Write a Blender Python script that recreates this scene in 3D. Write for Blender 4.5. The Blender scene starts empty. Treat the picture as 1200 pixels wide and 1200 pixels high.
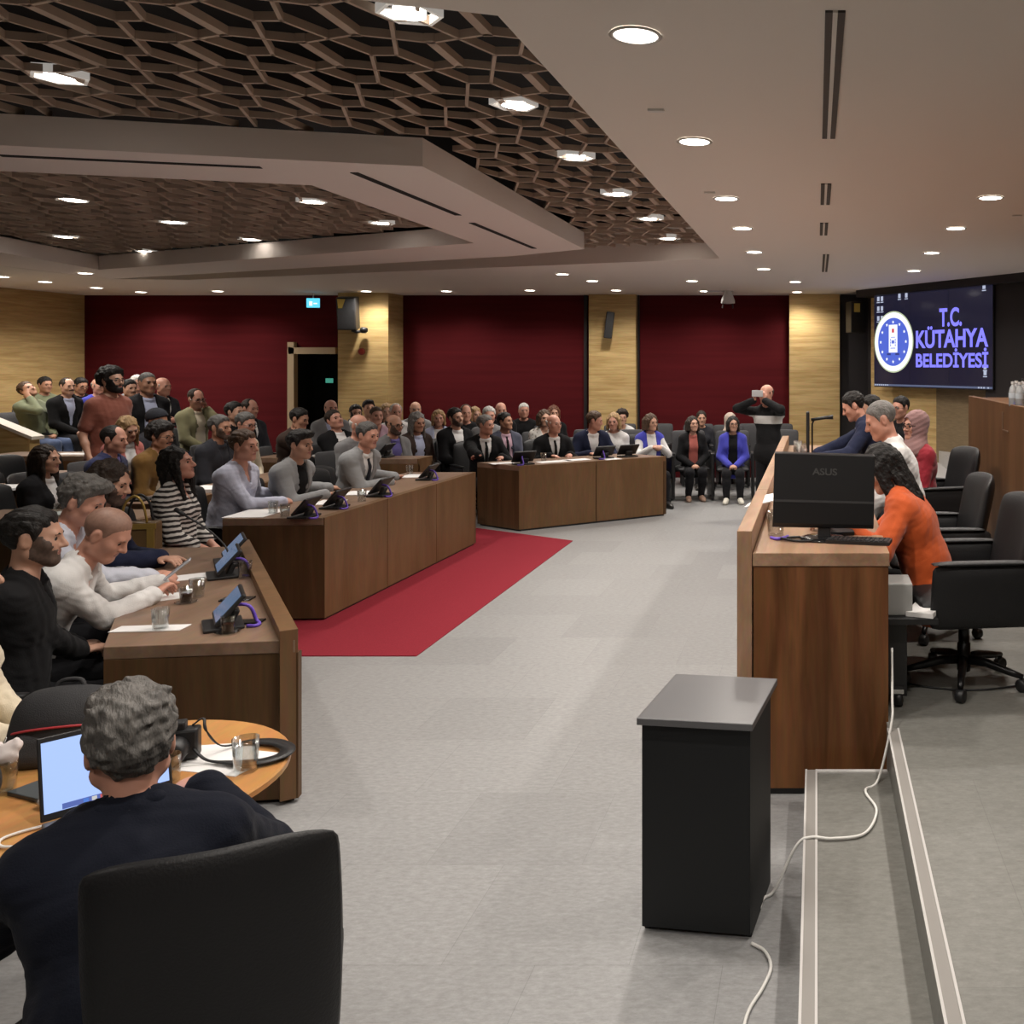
import bpy, bmesh, math, random
import numpy as np
from mathutils import Matrix, Vector, Euler
random.seed(7); np.random.seed(7)
SC = bpy.context.scene
COL = SC.collection
CAMH = 1.92; FPX = 1100.0; VX, VY = 957.0, 427.0     # eye height and lens (pixels of a 1200 px frame)
R = math.radians
CEIL = 3.09; PLAT = 0.326

def at(px, py, Y):            # point seen at a pixel at distance Y
    return Vector(((px - VX) * Y / FPX, Y, CAMH - (py - VY) * Y / FPX))
def on(px, py, z=0.0):        # point seen at a pixel at height z
    Y = (CAMH - z) * FPX / (py - VY)
    return Vector(((px - VX) * Y / FPX, Y, z))

# ------------------------------------------------------------------ materials
MATS = {}
def mat(name, col, rough=0.6, metal=0.0, var=0.0, vscale=8.0, bump=0.0, bscale=60.0, stretch=(1, 1, 1),
        spec=0.5, emit=None, estr=0.0, trans=0.0, sheen=0.0, alpha=1.0):
    if name in MATS: return MATS[name]
    m = bpy.data.materials.new(name); m.use_nodes = True
    nt = m.node_tree; n = nt.nodes; l = nt.links
    b = n['Principled BSDF']
    b.inputs['Base Color'].default_value = (*col, 1)
    b.inputs['Roughness'].default_value = rough
    b.inputs['Metallic'].default_value = metal
    b.inputs['Specular IOR Level'].default_value = spec
    if trans: b.inputs['Transmission Weight'].default_value = trans; b.inputs['IOR'].default_value = 1.3
    if sheen: b.inputs['Sheen Weight'].default_value = sheen
    if emit: b.inputs['Emission Color'].default_value = (*emit, 1); b.inputs['Emission Strength'].default_value = estr
    if var or bump:
        tc = n.new('ShaderNodeTexCoord'); mp = n.new('ShaderNodeMapping'); mp.inputs['Scale'].default_value = stretch
        l.new(tc.outputs['Object'], mp.inputs['Vector'])
    if var:
        nz = n.new('ShaderNodeTexNoise'); nz.inputs['Scale'].default_value = vscale; nz.inputs['Detail'].default_value = 4
        l.new(mp.outputs['Vector'], nz.inputs['Vector'])
        rp = n.new('ShaderNodeValToRGB')
        rp.color_ramp.elements[0].position = 0.3; rp.color_ramp.elements[1].position = 0.7
        rp.color_ramp.elements[0].color = (*[max(0, c * (1 - var)) for c in col], 1)
        rp.color_ramp.elements[1].color = (*[min(1, c * (1 + var)) for c in col], 1)
        l.new(nz.outputs['Fac'], rp.inputs['Fac']); l.new(rp.outputs['Color'], b.inputs['Base Color'])
    if bump:
        n2 = n.new('ShaderNodeTexNoise'); n2.inputs['Scale'].default_value = bscale; n2.inputs['Detail'].default_value = 3
        l.new(mp.outputs['Vector'], n2.inputs['Vector'])
        bp = n.new('ShaderNodeBump'); bp.inputs['Strength'].default_value = bump; bp.inputs['Distance'].default_value = 0.02
        l.new(n2.outputs['Fac'], bp.inputs['Height']); l.new(bp.outputs['Normal'], b.inputs['Normal'])
    MATS[name] = m
    return m
def clearglass(name, tint, refl=.9):
    m = bpy.data.materials.new(name); m.use_nodes = True; n = m.node_tree.nodes; l = m.node_tree.links
    n.remove(n['Principled BSDF']); t = n.new('ShaderNodeBsdfTransparent'); t.inputs['Color'].default_value = (*tint, 1)
    g = n.new('ShaderNodeBsdfGlossy'); g.inputs['Roughness'].default_value = .04; g.inputs['Color'].default_value = (refl, refl, refl, 1)
    lw = n.new('ShaderNodeLayerWeight'); lw.inputs['Blend'].default_value = .28; mx = n.new('ShaderNodeMixShader')
    l.new(lw.outputs['Facing'], mx.inputs['Fac']); l.new(t.outputs[0], mx.inputs[1]); l.new(g.outputs[0], mx.inputs[2]); l.new(mx.outputs[0], n['Material Output'].inputs['Surface'])
    MATS[name] = m; return m
def wood(name, c1, c2, stretch, scale=3.0, rough=0.45, planks=None):
    if name in MATS: return MATS[name]
    m = bpy.data.materials.new(name); m.use_nodes = True
    nt = m.node_tree; n = nt.nodes; l = nt.links; b = n['Principled BSDF']
    b.inputs['Roughness'].default_value = rough; b.inputs['Specular IOR Level'].default_value = 0.2
    tc = n.new('ShaderNodeTexCoord'); mp = n.new('ShaderNodeMapping'); mp.inputs['Scale'].default_value = stretch
    l.new(tc.outputs['Object'], mp.inputs['Vector'])
    nz = n.new('ShaderNodeTexNoise'); nz.inputs['Scale'].default_value = scale; nz.inputs['Detail'].default_value = 6; nz.inputs['Distortion'].default_value = 0.6
    l.new(mp.outputs['Vector'], nz.inputs['Vector'])
    rp = n.new('ShaderNodeValToRGB')
    e = rp.color_ramp.elements
    e[0].position = 0.32; e[0].color = (*c1, 1); e[1].position = 0.68; e[1].color = (*c2, 1)
    l.new(nz.outputs['Fac'], rp.inputs['Fac'])
    out = rp.outputs['Color']
    n2 = n.new('ShaderNodeTexNoise'); n2.inputs['Scale'].default_value = scale * 7; n2.inputs['Detail'].default_value = 3
    l.new(mp.outputs['Vector'], n2.inputs['Vector'])
    mx = n.new('ShaderNodeMix'); mx.data_type = 'RGBA'; mx.blend_type = 'MULTIPLY'; mx.inputs[0].default_value = 0.35
    l.new(out, mx.inputs[6]); l.new(n2.outputs['Color'], mx.inputs[7])
    hs = n.new('ShaderNodeHueSaturation'); hs.inputs['Saturation'].default_value = 0.95; hs.inputs['Value'].default_value = 1.2
    l.new(mx.outputs[2], hs.inputs['Color'])
    l.new(hs.outputs['Color'], b.inputs['Base Color'])
    MATS[name] = m
    return m

# ------------------------------------------------------------------ mesh helpers
def link(o, parent=None):
    COL.objects.link(o)
    if parent is not None: o.parent = parent
    return o
def obj(name, bm, m, parent=None, smooth=False, bevel=0.0):
    me = bpy.data.meshes.new(name)
    if smooth:
        for f in bm.faces: f.smooth = True
    bm.to_mesh(me); bm.free()
    for x in (m if isinstance(m, (list, tuple)) else [m]): me.materials.append(x)
    o = bpy.data.objects.new(name, me); link(o, parent)
    if bevel:
        md = o.modifiers.new('bevel', 'BEVEL'); md.width = bevel; md.segments = 2; md.limit_method = 'ANGLE'
    return o
def tag(o, label, cat, group=None):
    o['label'] = label; o['category'] = cat
    if group: o['group'] = group
    return o
def thing(name, label, cat, loc=(0, 0, 0), rz=0.0, group=None):
    o = bpy.data.objects.new(name, None); COL.objects.link(o); o.location = loc; o.rotation_euler = (0, 0, rz)
    o.empty_display_size = 0.1
    return tag(o, label, cat, group)
def struct(name, bm, m, parent=None, smooth=False):
    o = obj(name, bm, m, parent, smooth); o['kind'] = 'structure'; return o
def box(bm, c, s, rz=0.0, M=None, mi=0):
    x, y, z = s[0] / 2, s[1] / 2, s[2] / 2
    T = Matrix.Translation(c) @ Matrix.Rotation(rz, 4, 'Z')
    if M is not None: T = M @ T
    v = [bm.verts.new(T @ Vector((a * x, b * y, d * z))) for a in (-1, 1) for b in (-1, 1) for d in (-1, 1)]
    for q in ((0, 1, 3, 2), (4, 6, 7, 5), (0, 4, 5, 1), (2, 3, 7, 6), (0, 2, 6, 4), (1, 5, 7, 3)):
        f = bm.faces.new([v[i] for i in q]); f.material_index = mi
    return v
def prism(bm, pts, z0, z1, mi=0):
    n = len(pts)
    a = [bm.verts.new((p[0], p[1], z0)) for p in pts]; b = [bm.verts.new((p[0], p[1], z1)) for p in pts]
    fs = [bm.faces.new(a[::-1]), bm.faces.new(b)]
    for i in range(n): fs.append(bm.faces.new((a[i], a[(i + 1) % n], b[(i + 1) % n], b[i])))
    for f in fs: f.material_index = mi
    bmesh.ops.recalc_face_normals(bm, faces=fs)
def extrude_profile(bm, pts, axis_len, M=None):       # profile in (y,z), extruded along x, centred
    n = len(pts); h = axis_len / 2
    T = M if M is not None else Matrix()
    a = [bm.verts.new(T @ Vector((-h, p[0], p[1]))) for p in pts]; b = [bm.verts.new(T @ Vector((h, p[0], p[1]))) for p in pts]
    fs = [bm.faces.new(a), bm.faces.new(b[::-1])]
    for i in range(n): fs.append(bm.faces.new((a[i], b[i], b[(i + 1) % n], a[(i + 1) % n])))
    bmesh.ops.recalc_face_normals(bm, faces=fs)
def lathe(bm, prof, seg=20, M=None, cap=True):
    T = M if M is not None else Matrix()
    rings = []
    for r, z in prof:
        rings.append([bm.verts.new(T @ Vector((r * math.cos(2 * math.pi * i / seg), r * math.sin(2 * math.pi * i / seg), z))) for i in range(seg)])
    for a, b in zip(rings, rings[1:]):
        for i in range(seg): bm.faces.new((a[i], a[(i + 1) % seg], b[(i + 1) % seg], b[i]))
    if cap:
        bm.faces.new(rings[0][::-1]); bm.faces.new(rings[-1])
def tube(bm, pts, r, seg=8, closed=False):
    pts = [Vector(p) for p in pts]; rings = []; n = len(pts)
    rr = r if isinstance(r, (list, tuple)) else [r] * n
    up = None
    for i, p in enumerate(pts):
        a = pts[i - 1] if (i > 0 or closed) else p; b = pts[(i + 1) % n] if (i < n - 1 or closed) else p
        d = (b - a).normalized()
        if up is None:
            up = Vector((0, 0, 1)) if abs(d.z) < 0.9 else Vector((1, 0, 0))
        u = up - d * up.dot(d)
        if u.length < 1e-4: u = d.orthogonal()
        u.normalize(); up = u
        w = d.cross(u)
        rings.append([bm.verts.new(p + (u * math.cos(2 * math.pi * k / seg) + w * math.sin(2 * math.pi * k / seg)) * rr[i]) for k in range(seg)])
    m = n if closed else n - 1
    for i in range(m):
        a, b = rings[i], rings[(i + 1) % n]
        for k in range(seg): bm.faces.new((a[k], a[(k + 1) % seg], b[(k + 1) % seg], b[k]))
    if not closed:
        bm.faces.new(rings[0][::-1]); bm.faces.new(rings[-1])
def spline(ctrl, n=8):
    P = [Vector(p) for p in ctrl]; P = [P[0] * 2 - P[1]] + P + [P[-1] * 2 - P[-2]]; out = []
    for i in range(1, len(P) - 2):
        for k in range(n):
            t = k / n; a, b, c, d = P[i - 1:i + 3]
            out.append(0.5 * ((2 * b) + (c - a) * t + (2 * a - 5 * b + 4 * c - d) * t * t + (3 * b - a - 3 * c + d) * t ** 3))
    return out + [P[-2]]
def NB(): return bmesh.new()
def dup(root, loc=None, rz=None, label=None, group=None):
    r = root.copy(); COL.objects.link(r)
    if loc is not None: r.location = loc
    if rz is not None: r.rotation_euler = (0, 0, rz)
    if label: r['label'] = label
    if group: r['group'] = group
    for ch in list(root.children):
        c = ch.copy(); COL.objects.link(c); c.parent = r
        for g in ch.children:
            d = g.copy(); COL.objects.link(d); d.parent = c
    return r

# ------------------------------------------------------------------ smooth implicit surfaces -> meshes (surface nets)
V3 = lambda *a: np.array(a, dtype=float)
def unit(v): return v / (np.linalg.norm(v) + 1e-9)
class Field:
    def __init__(s, lo, hi, h):
        s.h = h; s.lo = np.array(lo) - 2 * h
        s.n = np.ceil((np.array(hi) + 2 * h - s.lo) / h).astype(int) + 1
        s.F = np.full(tuple(s.n), 0.3, dtype=np.float32)
        s.ax = [(s.lo[i] + h * np.arange(s.n[i])).astype(np.float32) for i in range(3)]
    def sub(s, lo, hi):
        i0 = np.clip(np.floor((lo - s.lo) / s.h).astype(int), 0, s.n - 1); i1 = np.clip(np.ceil((hi - s.lo) / s.h).astype(int) + 1, 1, s.n)
        sl = tuple(slice(a, b) for a, b in zip(i0, i1))
        X, Y, Z = np.meshgrid(*[s.ax[i][sl[i]] for i in range(3)], indexing='ij', sparse=True)
        return sl, X, Y, Z
    def all(s):
        return np.meshgrid(*s.ax, indexing='ij', sparse=True)
    def blend(s, sl, d, k, cut=False):
        A = s.F[sl]
        if cut:
            hh = np.maximum(k - np.abs(A + d), 0) / k if k > 0 else 0
            s.F[sl] = np.maximum(A, -d) + hh * hh * k * 0.25
        else:
            hh = np.maximum(k - np.abs(A - d), 0) / k if k > 0 else 0
            s.F[sl] = np.minimum(A, d) - hh * hh * k * 0.25
    def put(s, prims, grow=0.0, kscale=1.0):
        for p in prims:
            k = p.get('k', 0.03) * kscale
            if p['t'] == 'c':
                a, b, ra, rb = p['a'], p['b'], p['ra'] + grow, p['rb'] + grow
                pad = k + 2 * s.h + 0.01; rm = max(ra, rb)
                sl, X, Y, Z = s.sub(np.minimum(a, b) - rm - pad, np.maximum(a, b) + rm + pad)
                if 0 in s.F[sl].shape: continue
                dx, dy, dz = X - a[0], Y - a[1], Z - a[2]
                ab = b - a
                n = p.get('n')
                if n is not None:
                    f = 1.0 / p['f'] - 1.0
                    q = (dx * n[0] + dy * n[1] + dz * n[2]) * f
                    dx, dy, dz = dx + q * n[0], dy + q * n[1], dz + q * n[2]
                    ab = ab + n * np.dot(ab, n) * f
                L = np.dot(ab, ab) + 1e-12
                t = np.clip((dx * ab[0] + dy * ab[1] + dz * ab[2]) / L, 0, 1)
                d = np.sqrt((dx - t * ab[0]) ** 2 + (dy - t * ab[1]) ** 2 + (dz - t * ab[2]) ** 2) - (ra + (rb - ra) * t)
                s.blend(sl, d.astype(np.float32), k, p.get('cut', False))
            else:
                c, r, M = p['c'], p['r'] + grow, p['R']
                rm = r.max(); pad = k + 2 * s.h + 0.01
                sl, X, Y, Z = s.sub(c - rm - pad, c + rm + pad)
                if 0 in s.F[sl].shape: continue
                dx, dy, dz = X - c[0], Y - c[1], Z - c[2]
                u = dx * M[0, 0] + dy * M[1, 0] + dz * M[2, 0]; v = dx * M[0, 1] + dy * M[1, 1] + dz * M[2, 1]; w = dx * M[0, 2] + dy * M[1, 2] + dz * M[2, 2]
                k0 = np.sqrt((u / r[0]) ** 2 + (v / r[1]) ** 2 + (w / r[2]) ** 2)
                k1 = np.sqrt((u / r[0] ** 2) ** 2 + (v / r[1] ** 2) ** 2 + (w / r[2] ** 2) ** 2) + 1e-6
                d = k0 * (k0 - 1) / k1
                s.blend(sl, d.astype(np.float32), k, p.get('cut', False))
    def mesh(s, name, smooth_it=1):
        F = s.F; S = F < 0
        nx, ny, nz = F.shape
        cnt = np.zeros((nx - 1, ny - 1, nz - 1), np.int8)
        for a in (0, 1):
            for b in (0, 1):
                for c in (0, 1): cnt += S[a:nx - 1 + a, b:ny - 1 + b, c:nz - 1 + c]
        act = (cnt > 0) & (cnt < 8)
        I = np.argwhere(act)
        if len(I) == 0: return None
        idx = np.full(act.shape, -1, np.int32); idx[act] = np.arange(len(I))
        P = np.zeros((len(I), 3)); W = np.zeros(len(I))
        off = [(a, b, c) for a in (0, 1) for b in (0, 1) for c in (0, 1)]
        for o1 in off:
            for ax in range(3):
                if o1[ax]: continue
                o2 = list(o1); o2[ax] = 1
                f1 = F[I[:, 0] + o1[0], I[:, 1] + o1[1], I[:, 2] + o1[2]]; f2 = F[I[:, 0] + o2[0], I[:, 1] + o2[1], I[:, 2] + o2[2]]
                m = (f1 < 0) != (f2 < 0)
                t = np.where(m, f1 / np.where(m, f1 - f2, 1), 0)
                q = np.tile(np.array(o1, float), (len(I), 1)); q[:, ax] = t
                P += q * m[:, None]; W += m
        V = s.lo + s.h * (I + P / W[:, None])
        Q = []
        for ax in range(3):
            A = [slice(None)] * 3; B = [slice(None)] * 3
            A[ax] = slice(0, -1); B[ax] = slice(1, None)
            s1 = S[tuple(A)]; s2 = S[tuple(B)]
            E = np.argwhere(s1 != s2)
            u, v = (ax + 1) % 3, (ax + 2) % 3
            ok = (E[:, u] > 0) & (E[:, v] > 0) & (E[:, u] < F.shape[u] - 1) & (E[:, v] < F.shape[v] - 1)
            E = E[ok]
            fl = s1[tuple(E.T)]
            def ci(du, dv):
                e = E.copy(); e[:, u] += du; e[:, v] += dv
                return idx[tuple(e.T)]
            q = np.stack([ci(-1, -1), ci(0, -1), ci(0, 0), ci(-1, 0)], 1)
            q[~fl] = q[~fl][:, ::-1]
            Q.append(q)
        Q = np.concatenate(Q); Q = Q[(Q >= 0).all(1)]
        for _ in range(smooth_it):
            acc = np.zeros_like(V); c = np.zeros(len(V))
            for i in range(4):
                a, b = Q[:, i], Q[:, (i + 1) % 4]
                for j in range(3):
                    acc[:, j] += np.bincount(a, V[b, j], len(V)); acc[:, j] += np.bincount(b, V[a, j], len(V))
                c += np.bincount(a, minlength=len(V)) + np.bincount(b, minlength=len(V))
            V = np.where(c[:, None] > 0, 0.5 * V + 0.5 * acc / np.maximum(c, 1)[:, None], V)
        return mesh_np(name, V, Q)
def mesh_np(name, V, Q):
    me = bpy.data.meshes.new(name)
    me.vertices.add(len(V)); me.vertices.foreach_set('co', V.astype(np.float32).ravel())
    me.loops.add(len(Q) * 4); me.loops.foreach_set('vertex_index', Q.astype(np.int32).ravel())
    me.polygons.add(len(Q)); me.polygons.foreach_set('loop_start', np.arange(0, len(Q) * 4, 4, dtype=np.int32))
    me.polygons.foreach_set('use_smooth', np.ones(len(Q), bool))
    me.update(calc_edges=True); me.validate()
    return me
def cone(a, b, ra, rb, k=0.03, n=None, f=1.0, **kw): return dict(t='c', a=np.array(a, float), b=np.array(b, float), ra=ra, rb=rb, k=k, n=n, f=f, **kw)
def ell(c, r, k=0.03, M=None, **kw): return dict(t='e', c=np.array(c, float), r=np.array(r, float), k=k, R=np.eye(3) if M is None else M, **kw)
def bounds(prims, pad=0.0):
    lo = np.full(3, 9.0); hi = np.full(3, -9.0)
    for p in prims:
        if p.get('cut'): continue
        if p['t'] == 'c':
            r = max(p['ra'], p['rb']); lo = np.minimum(lo, np.minimum(p['a'], p['b']) - r); hi = np.maximum(hi, np.maximum(p['a'], p['b']) + r)
        else:
            r = p['r'].max(); lo = np.minimum(lo, p['c'] - r); hi = np.maximum(hi, p['c'] + r)
    return lo - pad, hi + pad
# ------------------------------------------------------------------ people
def cloth(name, col, rough=0.85, **kw):
    return mat('cloth_' + name, col, rough=rough, sheen=(0.15 if max(col) > .05 else 0.03), spec=(0.2 if max(col) > .05 else .12), bump=kw.pop('bump', 0.15), bscale=kw.pop('bscale', 220), var=kw.pop('var', 0.06), **kw)
SKINS = [mat('skin_light', (0.52, 0.29, 0.20), 0.5, var=0.07, vscale=14), mat('skin_tan', (0.43, 0.22, 0.14), 0.5, var=0.07, vscale=14),
         mat('skin_pink', (0.56, 0.28, 0.20), 0.5, var=0.07, vscale=14), mat('skin_brown', (0.34, 0.17, 0.105), 0.5, var=0.07, vscale=14)]
LIPS = mat('lips', (0.36, 0.13, 0.11), 0.4)
EYEW = mat('eye_white', (0.62, 0.58, 0.54), 0.3); EYED = mat('eye_iris', (0.03, 0.018, 0.012), 0.25)
def hairmat(n, c): return mat('hair_' + n, c, 0.55, var=0.35, vscale=45, stretch=(1, 0.35, 0.35), bump=0.5, bscale=130, spec=0.3)
HAIR = dict(black=hairmat('black', (0.012, 0.010, 0.009)), dark=hairmat('dark_brown', (0.026, 0.017, 0.012)), brown=hairmat('brown', (0.07, 0.04, 0.024)),
            grey=hairmat('grey', (0.17, 0.16, 0.15)), salt=hairmat('salt_and_pepper', (0.085, 0.08, 0.075)), white=hairmat('white', (0.55, 0.53, 0.5)),
            iron=hairmat('iron_grey', (.125, .118, .11)), shaved=mat('hair_shaved', (.29, .165, .12), .55, var=.12, vscale=70), blond=hairmat('blond', (0.33, 0.21, 0.10)), red=hairmat('auburn', (0.12, 0.045, 0.025)))

STUB = mat('beard_stubble', (.085, .052, .038), .6, var=.35, vscale=70)
def head_prims(M, c, sex='m', ear=True, chub=1.0):
    q = lambda *p: c + M @ V3(*p)
    f = 0.96 if sex == 'f' else 1.0
    P = [ell(q(0, -.014, .034), V3(.076, .096, .086) * f, .02, M),
         ell(q(0, .022, -.028), V3(.064 * chub, .068, .086) * f, .03, M),
         cone(q(-.052 * chub, .0, -.062), q(-.018, .066, -.094), .022, .018, .03), cone(q(.052 * chub, .0, -.062), q(.018, .066, -.094), .022, .018, .03),
         cone(q(-.012, .070, -.098), q(.012, .070, -.098), .019, .019, .02),
         ell(q(-.042 * chub, .054, -.026), V3(.026, .026, .024), .025, M), ell(q(.042 * chub, .054, -.026), V3(.026, .026, .024), .025, M),
         cone(q(-.034, .076, .019), q(.034, .076, .019), .014, .014, .018),
         ell(q(-.031, .096, -.001), V3(.017, .017, .012), .012, M, cut=True), ell(q(.031, .096, -.001), V3(.017, .017, .012), .012, M, cut=True),
         cone(q(0, .086, .010), q(0, .110, -.030), .008, .012, .012),
         cone(q(-.012, .096, -.034), q(.012, .096, -.034), .0085, .0085, .008),
         cone(q(-.019, .084, -.056), q(.019, .084, -.056), .0085, .0085, .008),
         cone(q(-.016, .083, -.066), q(.016, .083, -.066), .009, .009, .007),
         cone(q(-.020, .096, -.0605), q(.020, .096, -.0605), .0035, .0035, .004, cut=True)]
    if ear:
        for s in (-1, 1):
            P += [ell(q(s * .078 * f, -.012, -.006), V3(.011, .021, .033), .008, M), ell(q(s * .088 * f, -.004, -.004), V3(.007, .009, .018), .006, M, cut=True)]
    return P

HC = {}          # shared head-frame meshes: hair, beard, brows, glasses
def bucket(h): return 0.005 if h < 0.0062 else (0.007 if h < 0.009 else 0.010)
NR = np.random.RandomState(5); NDIR = NR.normal(size=(16, 3)); NDIR /= np.linalg.norm(NDIR, axis=1)[:, None]; NPH = NR.uniform(0, 6.28, 16); NFR = NR.uniform(.6, 2.0, 16)
def noise3(X, Y, Z, fr, amp):
    out = 0
    for i in range(16):
        d = NDIR[i] * fr * NFR[i]; out = out + np.sin(d[0] * X + d[1] * Y + d[2] * Z + NPH[i] + 1.2 * np.sin(.55 * (d[1] * X + d[2] * Y + d[0] * Z)))
    return amp * .42 * out
def hair_mesh(style, sex, h):
    key = (style, sex, h)
    if key in HC: return HC[key]
    up = {'short': .013, 'messy': .017, 'buzz': .004, 'recede': .008, 'ring': .007, 'curly': .034, 'long': .013, 'bob': .018, 'wavy': .017, 'quiff': .016, 'bun': .012, 'beanie': .016}.get(style, .012)
    lo = V3(-.17, -.19, -.40 if style in ('long', 'wavy') else -.2); hi = V3(.17, .17, .2)
    Fd = Field(lo, hi, h)
    sc = [p for p in head_prims(np.eye(3), np.zeros(3), sex, ear=False) ][:2]
    Fd.put(sc)
    X, Y, Z = Fd.all()
    if style == 'quiff':
        Fd.put([ell((.0, .062, .092), (.048, .036, .026), .03)])
    if style == 'messy':
        Fd.put([ell((-.01, .05, .088), (.05, .045, .024), .03), ell((.0, -.03, .105), (.05, .06, .018), .03)])
    if style in ('curly', 'messy', 'wavy'): Fd.F += noise3(X, Y, Z, 150 if style == 'curly' else 120, .0045 if style == 'curly' else .003).astype(np.float32)
    elif style not in ('buzz', 'ring', 'recede', 'beanie'): Fd.F += noise3(X * 1.6, Y * .5, Z * .8, 170, .0022).astype(np.float32)
    slope = .80
    a0 = {'recede': .022, 'ring': .012, 'buzz': .006, 'long': -.010, 'bob': -.02, 'wavy': -.012, 'curly': .0, 'beanie': .016}.get(style, .003)
    g = (a0 + slope * Y) - Z                            # > 0: bare skin below the hairline
    if style in ('short', 'messy', 'quiff', 'buzz', 'recede', 'ring', 'curly'):
        yy = Fd.ax[1]; zl = np.interp(yy, [-.12, -.06, -.042, -.032, .004, .008, .021, .027, .040, .062, .09, .13], [-.075, -.070, -.055, .018, .020, -.018, -.020, .006, .036, .058, .070, .08])
        if style == 'curly': zl = zl - .004
        g = zl[None, :, None] - Z + 0 * X
    if style in ('long', 'bob', 'wavy', 'bun'):
        face = np.sqrt((X / .060) ** 2 + ((Z + .035) / .105) ** 2) - 1     # face oval kept free
        g = np.maximum(np.where(Y > .0, -face * .05, -.05), -(Z + (.12 if style == 'bob' else .07)))
        g = np.minimum(g, np.where(Y > .012, .5, -.01)) if style == 'bun' else g
    tz = np.clip(-g / (.040 if style != 'beanie' else .004), .04, 1.0); tz = np.where((Y < .02) & (Z < .02) & (style in ('short', 'messy', 'quiff', 'recede', 'buzz')), np.minimum(tz, .62), tz)
    Fd.F = Fd.F - (up * tz).astype(np.float32)
    Fd.F = np.maximum(Fd.F, (g * .75).astype(np.float32))
    if style == 'ring': Fd.F = np.maximum(Fd.F, np.maximum(Z - .040 + .15 * Y, Y - .028).astype(np.float32) + 0 * X.astype(np.float32))
    if style == 'recede': Fd.F = np.maximum(Fd.F, (.062 - np.sqrt((X * .8) ** 2 + (Y - .075) ** 2 + (Z - .095) ** 2)).astype(np.float32))
    if style in ('long', 'wavy'):
        L = -.30 if style == 'long' else -.26
        P = []
        for s in (-1, 1):
            for j in range(5):
                x = s * (.078 - .008 * j); y = .025 - .030 * j
                P.append(cone((x, y, .02), (s * (.088 - .008 * j), y * .7 + (.03 if j < 2 else -.012), L + .018 * j), .019, .013, .022))
        P += [cone((-.03, -.10, .02), (-.035, -.09, L + .02), .024, .016, .03), cone((.03, -.10, .02), (.035, -.09, L + .02), .024, .016, .03)]
        G = Field(lo, hi, h); G.put(P)
        G.F += noise3(X * 1.8, Y * 1.2, Z * (.6 if style == 'wavy' else .2), 170, .0028).astype(np.float32)
        k = .012; hh = np.maximum(k - np.abs(Fd.F - G.F), 0) / k
        Fd.F = np.minimum(Fd.F, G.F) - hh * hh * k * .25
    if style == 'bob':
        P = [cone((s * .074, .02 - .035 * j, .03), (s * .086, .03 - .035 * j, -.10), .022, .018, .025) for s in (-1, 1) for j in range(4)] + [cone((x, -.095, .03), (x, -.085, -.10), .03, .022, .03) for x in (-.04, 0, .04)]
        Fd.put(P); Fd.F += noise3(X * 1.5, Y, Z * .4, 150, .002).astype(np.float32)
    if style == 'bun': Fd.put([ell((0, -.125, .03), (.04, .035, .04), .01)])
    HC[key] = Fd.mesh('hair_' + style)
    return HC[key]
def beard_mesh(style, h):
    key = ('beard', style, h)
    if key in HC: return HC[key]
    Fd = Field(V3(-.11, -.06, -.16), V3(.11, .14, .06), h)
    Fd.put(head_prims(np.eye(3), np.zeros(3), 'm', ear=False), grow={'stubble': .0016, 'full': .006, 'moustache': .006}[style])
    X, Y, Z = Fd.all()
    if style == 'moustache':
        g = np.maximum(np.abs(X) - .034, np.abs(Z + .047 + .25 * np.abs(X)) - .008); g = np.maximum(g, .07 - Y)
    else:
        jaw = Z - (-.042 + np.where(np.abs(X) > .045, (np.abs(X) - .045) * (4.0 if style == 'full' else 3.0), 0)) + np.where(Y > .03, 0, .0)
        mouth = .9 * (np.sqrt((X / .021) ** 2 + ((Z + .0615) / .0075) ** 2) - 1) * .012
        g = np.maximum(np.maximum(jaw, -mouth), .0 - Y + .0); g = np.maximum(g, np.where((np.abs(X) < .014) & (Z > -.046), .02, -1))
    Fd.F = np.maximum(Fd.F, g.astype(np.float32))
    HC[key] = Fd.mesh('beard')
    return HC[key]
def brow_mesh(h):
    key = ('brow', h)
    if key in HC: return HC[key]
    bm = NB()
    tube(bm, [(-.018, .0895, .016), (0, .0885, .0215), (.017, .080, .0165)], [.0042, .0048, .003], 6)
    me = bpy.data.meshes.new('eyebrows'); [setattr(f, 'smooth', True) for f in bm.faces]; bm.to_mesh(me); bm.free()
    HC[key] = me; return me
def eye_mesh():
    if 'eye' in HC: return HC['eye']
    bm = NB(); lathe(bm, [(.0005, -.0125), (.006, -.011), (.0108, -.006), (.0125, 0), (.0113, .0053), (.0062, .0108), (.0003, .0125)], 12, Matrix.Rotation(R(-90), 4, 'X'))
    for f in bm.faces:
        f.smooth = True; f.material_index = 1 if f.calc_center_median().y > .0068 else 0
    me = bpy.data.meshes.new('eye'); bm.to_mesh(me); bm.free(); me.materials.append(EYEW); me.materials.append(EYED)
    HC['eye'] = me; return me
def glasses_mesh():
    if 'gl' in HC: return HC['gl']
    bm = NB()
    for s in (-1, 1):
        tube(bm, [(s * .033 + .025 * math.cos(a), .103 - .012 * abs(math.cos(a)) * (1 if math.cos(a) * s > 0 else .2), -.003 + .019 * math.sin(a)) for a in [i * math.pi / 8 for i in range(16)]], .0022, 5, closed=True)
        tube(bm, [(s * .057, .094, .002), (s * .077, .06, .004), (s * .083, -.005, .004), (s * .083, -.02, -.01)], .0022, 5)
    tube(bm, [(-.009, .104, .002), (0, .108, .005), (.009, .104, .002)], .0022, 5)
    me = bpy.data.meshes.new('glasses'); bm.to_mesh(me); bm.free(); HC['gl'] = me; return me
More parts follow.
